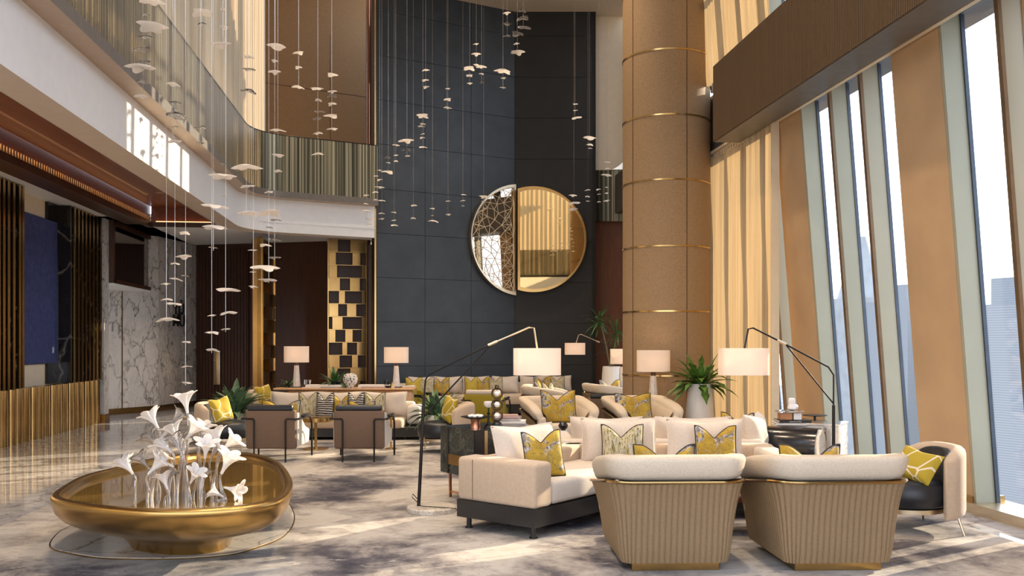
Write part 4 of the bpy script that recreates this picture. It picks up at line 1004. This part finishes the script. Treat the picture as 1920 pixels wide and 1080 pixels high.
MB().lathe([(.25, 0), (.255, .03), (.185, 1.02), (.175, 1.05), (.16, 1.05), (.155, 1.0)], 32).build('pot', 'pot', t)
for (x, y, z), n, sd in (((-.25, 0, 2.0), 46, 1), ((.12, .05, 1.75), 34, 2), ((.02, -.05, 1.35), 16, 3)):
    MB().tube([(x * .1, y * .1, 1.0), (x * .5, y * .6, 1.0 + (z - 1) * .5), (x, y, z)], [.022, .018, .012], 7).build('stem', 'bark', t)
    m = MB(); rnd = random.Random(sd)
    for k in range(n):
        a = k * 2.399; e = rad(rnd.uniform(-35, 85)); leaf(m, (x, y, z - .05 + rnd.uniform(-.12, .08)), (cos(a) * cos(e), sin(a) * cos(e), sin(e)), rnd.uniform(.28, .48), .032, 1.0)
    m.build('leaf_crown', 'leaf', t, smooth=60)
# ================================================================ BRONZE BASIN
def spline(pts, n):
    N = len(pts); out = []
    for i in range(n):
        u = i / n * N; k = int(u); f = u - k
        a, b, c, d = (pts[(k + o) % N] for o in (-1, 0, 1, 2))
        out.append(.5 * (2 * b + (c - a) * f + (2 * a - 5 * b + 4 * c - d) * f * f + (3 * b - a - 3 * c + d) * f ** 3))
    return out
rim_px = [(94, 928), (113, 912), (154, 891), (223, 873), (282, 859), (343, 850), (406, 846), (453, 847), (494, 853), (526, 866), (545, 890), (549, 906), (543, 923), (524, 937), (485, 946), (438, 952), (375, 956), (312, 957), (249, 955), (186, 950), (139, 944), (106, 937)]
ZR = .46
rim = spline([G(x, y, ZR) for x, y in rim_px], 110); cen = sum(rim, Vector()) / len(rim); cen.z = 0
rim = [Vector((p.x - cen.x, p.y - cen.y)) for p in rim]
disc = spline([G(x, y, .014) for x, y in ((95, 1020), (110, 1000), (137, 985), (200, 960), (300, 935), (400, 922), (480, 920), (530, 935), (549, 960), (549, 982), (535, 1001), (516, 1013), (480, 1026), (438, 1038), (380, 1044), (312, 1047), (240, 1047), (186, 1045), (140, 1038), (105, 1030))], 100)
struct(MB().prism([(p.x, p.y) for p in disc], .008, .018), 'floor_disc', 'marble_disc')
fo = MB().prism([((p.x - cen.x) * 1.012 + cen.x, (p.y - cen.y) * 1.012 + cen.y) for p in disc], .006, .0155); struct(fo, 'trim_27', 'bronze')
bs = thing('bronze_basin', 'large egg-shaped golden bronze water basin on a waisted foot, standing on a marble disc', 'basin', (cen.x, cen.y, .018))
prof = [(.43, 0), (.435, .015), (.455, .05), (.50, .09), (.56, .12), (.63, .145), (.72, .175), (.82, .21), (.915, .26), (.972, .32), (.995, .39), (1.0, .42), (.995, .436), (.98, .443), (.945, .443), (.925, .438), (.91, .42), (.90, .385), (.86, .36)]
m = MB().grid([[(p.x * s, p.y * s, z) for p in rim] for s, z in prof], False, True)
m.build('bowl', 'gold_bowl', bs, smooth=50)
MB().prism([(p.x * .905, p.y * .905) for p in rim], .385, .398).build('water', 'water', bs)
# glass lilies standing in the water
def lily(bx, by, s, rx, d, lean_deg, az, kind, label, seed):
    rnd = random.Random(seed); b0 = P(bx, by, d); r0 = S(rx, d, .40); t = thing('glass_lily', label, 'glass flower', r0, 0, 'glass lilies in the bronze basin')
    e = b0 - r0; sz = s * 1.14 / 1700 * d; ax = Vector((sin(rad(lean_deg)) * cos(az), sin(rad(lean_deg)) * sin(az), cos(rad(lean_deg))))
    mid = Vector((e.x * .12, e.y * .12, e.z * .55)); st = e - ax * sz * .42; pts = []
    c2 = st - ax * max(.06, .18 * e.z)
    for k in range(13):
        u = k / 12; a, b, c_, d_ = Vector(), mid * .9, c2, st
        pts.append(a * (1 - u) ** 3 + b * 3 * u * (1 - u) ** 2 + c_ * 3 * u * u * (1 - u) + d_ * u ** 3)
    MB().tube(pts, [.010 - .003 * k / 12 for k in range(13)], 8).build('stem', 'clear', t)
    q = ax.to_track_quat('Z', 'Y'); n = 40; rows = []
    for side in (1, -1):
        js = range(9) if side == 1 else range(8, -1, -1)
        for j in js:
            u = j / 8; row = []
            for k in range(n):
                th = 2 * pi * k / n; lob = .5 + .5 * cos(5 * th)
                r = sz * (.05 + .50 * u ** 1.7 * (.46 + .54 * lob ** .5)); z = sz * (.95 * u ** .8 - .13 * u ** 4 * lob - .20 * (1 - lob) * u ** 3)
                if side < 0: r *= .93; z += sz * .015
                row.append(st + q @ Vector((r * cos(th), r * sin(th), z)))
            rows.append(row)
    MB().grid(rows, False, True).build('blossom', kind, t, smooth=80)
LIL = [  # blossom x, y, size, root x, depth, lean, azimuth(deg), kind, label
 (348, 755, 42, 347, 6.5, 10, 200, 'frost', 'tallest frosted glass lily, rising above all the others in the basin'),
 (287, 787, 40, 283, 6.55, 32, 175, 'frost', 'frosted glass lily on a high straight stem facing the black marble fins'),
 (331, 785, 36, 326, 6.7, 45, 30, 'clear', 'clear glass lily high behind the tallest stem'),
 (328, 812, 42, 331, 6.5, 25, 190, 'frost', 'open frosted lily just beside the tallest stem on the marble side'),
 (361, 808, 42, 352, 6.45, 38, 0, 'frost', 'frosted lily tilted away from the tallest stem toward the plant'),
 (286, 826, 38, 285, 6.4, 40, 180, 'clear', 'clear lily below the high lily facing the marble fins'),
 (309, 836, 38, 316, 6.35, 45, 185, 'frost', 'frosted lily in the middle of the cluster leaning to the marble fins'),
 (333, 832, 38, 332, 6.3, 30, 150, 'clear', 'clear lily in the dense centre below the open frosted lily'),
 (382, 806, 34, 378, 6.75, 28, 60, 'frost', 'small frosted lily at the back near the slipper chair'),
 (406, 822, 42, 398, 6.5, 20, 160, 'frost', 'large frosted lily with cupped petals before the slipper chair'),
 (430, 832, 40, 405, 6.6, 48, 5, 'frost', 'frosted lily reaching out toward the taupe chairs'),
 (386, 842, 42, 376, 6.3, 25, 300, 'frost', 'broad frosted lily facing the viewer in the cluster middle'),
 (403, 845, 34, 397, 6.7, 30, 40, 'clear', 'clear glass lily amid the tangle near the taupe chairs'),
 (377, 820, 30, 372, 6.7, 30, 80, 'clear', 'clear lily at the back of the tangle below the small frosted one'),
 (425, 868, 48, 416, 6.3, 28, 350, 'frost', 'big ruffled frosted lily nearest the taupe chairs above the rim'),
 (239, 875, 40, 253, 6.35, 42, 165, 'frost', 'lone frosted lily on a strongly bent stem at the fins end'),
 (268, 866, 34, 276, 6.3, 45, 170, 'clear', 'clear lily beside the lone bent lily'),
 (292, 874, 42, 283, 6.25, 42, 10, 'frost', 'frosted lily on a short stem between the bent lily and the centre'),
 (303, 862, 30, 300, 6.6, 40, 20, 'frost', 'frosted lily half hidden behind the short stemmed one'),
 (309, 902, 34, 308, 6.2, 22, 165, 'frost', 'low frosted lily with raised petals close to the front rim'),
 (321, 890, 26, 318, 6.25, 35, 20, 'clear', 'small clear lily low in the centre of the basin'),
 (364, 893, 36, 357, 6.2, 38, 330, 'frost', 'low frosted lily close to the tallest stem foot'),
 (361, 880, 24, 362, 6.4, 30, 170, 'clear', 'small clear lily above the low frosted one by the tallest stem'),
 (437, 918, 38, 424, 6.3, 100, 345, 'frost', 'drooping frosted lily hanging toward the rim near the taupe chairs'),
 (406, 925, 30, 400, 6.25, 60, 200, 'frost', 'low frosted lily near the water below the tangle'),
 (344, 838, 30, 344, 6.6, 20, 100, 'frost', 'frosted lily tucked behind the tallest stem'),
 (295, 845, 26, 293, 6.7, 40, 140, 'frost', 'small frosted lily behind the clear one at the fins side'),
 (386, 890, 24, 384, 6.45, 25, 60, 'clear', 'small clear lily low behind the broad frosted one')]
for i, (bx, by, s, rx, d, ld, az, kd, lb) in enumerate(LIL): lily(bx, by, s, rx, d, ld, rad(az) - TH, kd, lb, i)
# ================================================================ HANGING GLASS PETALS
def petal_mesh(seed, lobes):
    rnd = random.Random(seed); n = 30; rows = []; amp = rnd.uniform(.14, .24); ph = rnd.uniform(0, 6); dr = rnd.uniform(.16, .30)
    for sgn in (1, -1):
        js = range(0, 7) if sgn == 1 else range(6, -1, -1)
        for j in js:
            u = j / 6; row = []
            for k in range(n):
                th = 2 * pi * k / n; rr = (1 - amp + amp * cos(lobes * th)) * (1 + .12 * cos(th + ph)) * u
                if sgn < 0: rr *= .985
                z = .12 - dr * rr ** 2 + .07 * rr * sin(2 * th + ph) - (0 if sgn > 0 else .15 * math.sqrt(max(0, 1 - u ** 4)) + .006)
                row.append((rr * cos(th), rr * sin(th), z))
            rows.append(row)
    o = MB().grid(rows, False, True).build('glass_petal', 'frost', None, smooth=80); me = o.data; bpy.data.objects.remove(o); return me
PM = [petal_mesh(i, (3, 4, 4, 5, 3, 4)[i]) for i in range(6)]
PC = []
for q in PM[:3]: c = q.copy(); c.materials[0] = M['clear']; PC.append(c)
ST_ = [ # wire x, depth, petals (x, y, width), place
 (268, 8.0, '286,2,48 271,27,18c 287,50,54 271,69,26c 264,91,30c 268,117,26c 266,125,54 267,152,24c 265,180,25', 'before the tinted balustrade, the longest column there'),
 (324, 8.2, '325,157,24 326,192,23c 330,215,37c 328,237,14c 327,265,28', 'over the sunlit white fascia, starting at the balustrade'),
 (376, 8.4, '376,238,23c 376,268,15c', 'over the tan ledge below the tinted balustrade'),
 (378, 8.6, '378,22,40 378,44,15c', 'high before the sheer gallery curtain, wide petal above a tiny'),
 (418, 9.0, '418,17,12 420,51,18 417,83,38', 'high before the sheer curtain, widest petal at the bottom'),
 (467, 9.8, '467,107,20 466,130,24c 467,170,28c', 'before the sheer curtain close to the brown fabric wall'),
 (516, 11, '517,86,36 515,114,14 516,134,22', 'before the brown fabric wall edge, butterfly-wide petal on top'),
 (521, 10.6, '520,244,29 522,291,23 521,320,15', 'before the brown fabric wall, ending over the fluted balustrade'),
 (560, 12, '560,98,20 559,126,14 560,163,23', 'before the brown fabric wall, shortest group there'),
 (596, 12.6, '595,166,24 597,187,14 597,209,22c 596,222,18c 596,249,18 595,288,23', 'before the brown fabric wall, lowest petal touching the fluted balustrade line'),
 (622, 12.9, '622,140,20 622,171,17 622,179,18c 622,194,17 621,217,27 622,242,23', 'before the brown fabric wall nearest the navy wall'),
 (424, 8.8, '418,307,16c 419,330,50 418,366,14', 'over the white fascia bend, one broad pale petal in the middle'),
 (462, 8.6, '463,313,55 465,349,28 463,399,40', 'before the slab edge, topped by the widest drooping petal'),
 (400, 8.4, '402,387,48 400,425,46 401,464,17c', 'before the glowing cove, two broad petals over a small clear one'),
 (504, 9.6, '505,360,18 504,426,13c 497,459,24 497,501,53 500,525,33', 'before the brass lattice edge, ending in two broad petals'),
 (515, 10.2, '506,397,42 515,412,22c 516,450,26c 516,483,25c', 'before the white fascia bend and dark timber wall'),
 (475, 10.2, '474,469,17 475,510,13 474,537,17', 'before the slatted door edge, three small petals'),
 (423, 9.4, '425,543,46 428,586,34 423,617,18', 'before the slatted door, broad cap petal on top'),
 (397, 9.2, '398,591,16 398,623,26 398,656,27', 'before the slatted door, the lowest ending group there'),
 (348, 9.4, '346,436,21 346,480,27 347,517,16c 349,641,18 349,687,22 349,717,21', 'before the marble sign wall edge, reaching lowest above the basin'),
 (328, 9.6, '328,494,20 329,523,25 328,570,32', 'directly before the lettering on the marble sign wall'),
 (312, 9.2, '312,532,18 312,561,22 313,598,40', 'before the marble wall beside the lettering, broad petal at the bottom'),
 (798, 14, '799,131,14 798,150,15 799,163,13', 'before the navy wall, highest on its second panel column'),
 (793, 14.2, '793,218,24 793,232,11 791,237,13 793,251,9 792,258,11 793,276,18', 'before the navy wall, six petals with the broad one on top'),
 (763, 14.4, '763,263,28 763,281,17c 764,292,10', 'before the navy wall, slanting broad petal on top'),
 (742, 14.8, '743,272,14 742,291,9 742,302,9', 'before the navy wall, small trio above the fascia height'),
 (728, 14.9, '727,295,15c 728,305,9 728,322,24', 'before the navy wall, broad petal at the bottom of the trio'),
 (712, 15, '712,319,9 712,337,12 712,351,18', 'before the navy wall just inside its brass edge'),
 (703, 15.2, '704,330,9 704,360,12 704,374,9', 'along the brass edge of the navy wall'),
 (716, 15.4, '716,376,15 716,400,13 716,410,12', 'before the navy wall at fascia height near the brass edge'),
 (688, 15, '687,366,12 687,382,10 686,395,23 692,410,14 693,420,10', 'before the end of the fluted balustrade and white fascia'),
 (739, 15.6, '739,398,10 739,413,9 739,422,15', 'before the navy wall at fascia height, lowest trio'),
 (775, 15.8, '775,385,12 775,397,9c 775,409,11', 'before the navy wall between two panel seams at fascia height'),
 (811, 15.9, '811,391,10 811,404,6 812,414,19', 'before the navy wall, tiny middle petal above a broad one'),
 (840, 16, '840,377,10 840,390,10c 840,402,10', 'before the navy wall, third trio from the mirror'),
 (868, 16.1, '869,365,11 868,376,10 868,386,7', 'before the navy wall, second trio from the mirror'),
 (907, 16.3, '907,369,19 906,378,9 908,390,6', 'crossing the rim of the smaller mirror half'),
 (838, 14.4, '839,166,10 838,186,16 839,202,15', 'high before the navy wall middle panels'),
 (881, 14, '880,127,23 880,142,14 880,156,10', 'high before the navy wall, cloud-shaped petal on top'),
 (893, 14.2, '893,82,11 894,101,17 894,122,14', 'highest before the navy wall third panel column'),
 (903, 14.5, '903,125,20 903,138,10 903,154,12c', 'high before the navy wall, crossed petal at the bottom'),
 (943, 13.8, '944,133,31 943,146,10 943,164,12', 'high before the navy wall, next to the charcoal corner'),
 (951, 13.6, '951,24,14 951,44,20c 951,67,15c', 'at the ceiling line beside the charcoal corner'),
 (970, 13.4, '970,63,25c 969,82,11 969,97,26', 'just past the charcoal corner, star petal at the bottom'),
 (981, 13.8, '980,19,16c 980,33,25c 981,51,26c', 'nearest the ceiling over the charcoal wall'),
 (1078, 15.2, '1079,195,10 1079,207,9 1079,221,20', 'high before the charcoal wall above the larger mirror part'),
 (1105, 15.4, '1106,258,26 1106,271,13 1106,278,8', 'before the charcoal wall edge, umbrella petal on top'),
 (1139, 15.6, '1139,304,13 1139,316,11 1138,328,20', 'before the cream bulkhead beside the column, upper trio'),
 (1137, 16, '1138,351,7 1137,362,8 1138,376,12', 'before the fluted bronze beside the column, lower trio'),
 (1123, 16, '1122,355,10 1123,364,8 1123,378,8', 'before the fluted bronze near the charcoal edge'),
 (1102, 16.1, '1102,356,11 1102,368,10 1102,377,8', 'before the charcoal wall near its edge, low trio'),
 (1076, 16.2, '1075,366,15 1077,380,22 1076,392,17', 'crossing the rim of the larger mirror part')]
num = ('zero', 'one', 'two', 'three', 'four', 'five', 'six', 'seven', 'eight', 'nine', 'ten')
for si, (wx, d, ps, where) in enumerate(ST_):
    rnd = random.Random(si); L_ = [p.split(',') for p in ps.split()]
    ylow = max(float(p[1]) for p in L_); base = P(wx, ylow, d)
    t = thing('hanging_petal_strand', 'wire of %s petals %s' % (num[len(L_)], where), 'hanging ornament', base, 0, 'hanging glass petal strands')
    MB().tube([(0, 0, -.03), (0, 0, (9.05 if base.x > -.8 else 10.9) - base.z)], .0012, 5).build('wire', 'steel', t)
    for x, y, w in L_:
        cl = w.endswith('c'); w = float(w.rstrip('c')); p = P(float(x), float(y), d) - base
        me = rnd.choice(PC if cl else PM); o = bpy.data.objects.new('glass_petal', me); COL.objects.link(o); o.parent = t
        r = w / 2 / 1700 * d * 1.12; o.location = p; o.scale = (r, r, r)
        o.rotation_euler = (rad(rnd.uniform(-8, 8)), rad(rnd.uniform(-10, 10)), rnd.uniform(0, 6.28))
# ================================================================ TWO-PART WALL MIRROR
u1 = (D1 - D0).to_2d().normalized(); n1 = Vector((u1.y, -u1.x)); u2 = (D2 - D1).to_2d().normalized(); n2 = Vector((u2.y, -u2.x))
def mirror_part(label, org, u, n, outline, mat, fmat, th, lines=None):
    t = thing('wall_mirror', label, 'mirror', org, math.atan2(u.y, u.x))
    zc = 0
    c = sum((Vector(p) for p in outline), Vector((0, 0))) / len(outline)
    f = MB(); N = len(outline)
    inner = [c + (Vector(p) - c) * .94 for p in outline]
    o_ = [(p[0], -th, p[1]) for p in outline]; i_ = [(p[0], -th, p[1]) for p in inner]; b_ = [(p[0], 0, p[1]) for p in outline]; k_ = [(p[0], -th + .03, p[1]) for p in inner]
    f.grid([b_, o_, i_, k_], False, True); f.build('frame', fmat, t, smooth=25)
    g = MB(); g.v = [(p[0], -th + .03, p[1]) for p in inner]; g.f = [tuple(range(N))]; g.build('mirror_glass', mat, t)
    if lines: lines(t, inner, th)
    return t
def arc_pts(cx, r, x0, side, n=48):
    """closed outline of the part of a circle (centre (cx,0)) on one side of the chord x = x0"""
    a = math.acos(max(-1, min(1, (x0 - cx) / r))); out = []
    if side > 0:
        for k in range(n + 1): w = -a + 2 * a * k / n; out.append((cx + r * cos(w), r * sin(w)))
    else:
        for k in range(n + 1): w = a + (2 * pi - 2 * a) * k / n; out.append((cx + r * cos(w), r * sin(w)))
    return out
zm = zat(450, 20.5); pxm = 1700 / 20.5
rR = 98.5 / pxm; oR = S(969, 20.45)
mirror_part('larger gold-tinted part of the round two-part mirror on the charcoal wall', (oR.x + n2.x * .02, oR.y + n2.y * .02, zm), u2, n2, arc_pts(31 / pxm, rR, .02, 1), 'mirror_gold', 'bronze', .10)
oL = D1 - Vector((u1.x, u1.y, 0)) * .0
def lines(t, inner, th):
    rnd = random.Random(5); xs = [p[0] for p in inner]; zs = [p[1] for p in inner]
    def inside(x, z): return (x - cxL) ** 2 + z * z < (rL * .92) ** 2 and x < -.04
    pts = [Vector(p) for p in inner[::4]]; tries = 0
    while tries < 4000:
        tries += 1; q = Vector((rnd.uniform(min(xs), max(xs)), rnd.uniform(min(zs), max(zs))))
        if inside(*q) and all((q - p).length > .13 for p in pts): pts.append(q)
    m = MB(); done = set()
    for i, p in enumerate(pts):
        for j in sorted(range(len(pts)), key=lambda j: (pts[j] - p).length)[1:6]:
            e = (min(i, j), max(i, j))
            if e in done: continue
            done.add(e); q = pts[j]; m.tube([(p.x, -th + .022, p.y), (q.x, -th + .022, q.y)], .0055, 4)
    m.build('line_lattice', 'cream', t)
    
rL = 1.26; cxL = .10
mirror_part('smaller half-moon part of the mirror with a web of thin lines on the navy wall', (oL.x + n1.x * .02 - u1.x * .01, oL.y + n1.y * .02 - u1.y * .01, zm), u1, n1, arc_pts(cxL, rL, -.03, -1), 'mirror_bronze', 'champ', .12, lines)
# ================================================================ CAMERA, SUN, SKY
cam = bpy.data.cameras.new('camera'); co = bpy.data.objects.new('camera', cam); COL.objects.link(co)
cam.sensor_width = 36; cam.lens = F / 1920 * 36; cam.shift_y = (HY - 540) / 1920; cam.clip_end = 6000; cam.clip_start = .05
co.location = (0, 0, EYE); co.rotation_euler = (pi / 2, 0, -TH); sc.camera = co
AZ, EL = rad(26.5), rad(19.5)
sd = Vector((cos(AZ) * cos(EL), sin(AZ) * cos(EL), sin(EL)))
sl_ = bpy.data.lights.new('sun', 'SUN'); sl_.energy = SUN; sl_.color = (1, .80, .56); sl_.angle = rad(.6)
so_ = bpy.data.objects.new('sun', sl_); COL.objects.link(so_); so_.rotation_euler = sd.to_track_quat('Z', 'Y').to_euler()
wd_ = bpy.data.worlds.new('sky'); sc.world = wd_; wd_.use_nodes = True; nt = wd_.node_tree
bg = nt.nodes['Background']; tcn = nt.nodes.new('ShaderNodeTexCoord'); sx = nt.nodes.new('ShaderNodeSeparateXYZ'); rp_ = nt.nodes.new('ShaderNodeValToRGB')
nt.links.new(tcn.outputs['Generated'], sx.inputs[0]); nt.links.new(sx.outputs[2], rp_.inputs[0]); nt.links.new(rp_.outputs[0], bg.inputs[0])
e = rp_.color_ramp.elements; e[0].position = 0; e[0].color = (.90, .92, 1, 1); e[1].position = .7; e[1].color = (.62, .76, 1, 1)
bg.inputs[1].default_value = SKY
# added unseen warm fill lights over the hall and the aisle under the gallery
def spot(x, y, z, e, ang=100):
    L_ = bpy.data.lights.new('fill_spot', 'SPOT'); L_.energy = e; L_.color = (1, .76, .52); L_.spot_size = rad(ang); L_.spot_blend = .8; L_.shadow_soft_size = .12
    o = bpy.data.objects.new('fill_spot', L_); COL.objects.link(o); o.location = (x, y, z)
for x in (-1.5, 1.8):
    for y in (5.5, 9.5, 13.5, 17.0): spot(x, y, 9.0, HALL_FILL)
for y in (10.5, 12.5, 14.5, 16.5): spot(-5.2, y, 3.85, AISLE_FILL, 110)
for x in (-4.0, -2.2): spot(x, 19.4, 3.88, AISLE_FILL, 110)
vs = sc.view_settings; vs.view_transform = 'Standard'; vs.look = 'None'; vs.gamma = 1; vs.exposure = EXPO; vs.use_curve_mapping = False
cy = sc.cycles; cy.max_bounces = 8; cy.diffuse_bounces = 4; cy.glossy_bounces = 4; cy.transmission_bounces = 6; cy.transparent_max_bounces = 12
cy.caustics_reflective = False; cy.caustics_refractive = False; cy.use_denoising = True; cy.sample_clamp_indirect = 6
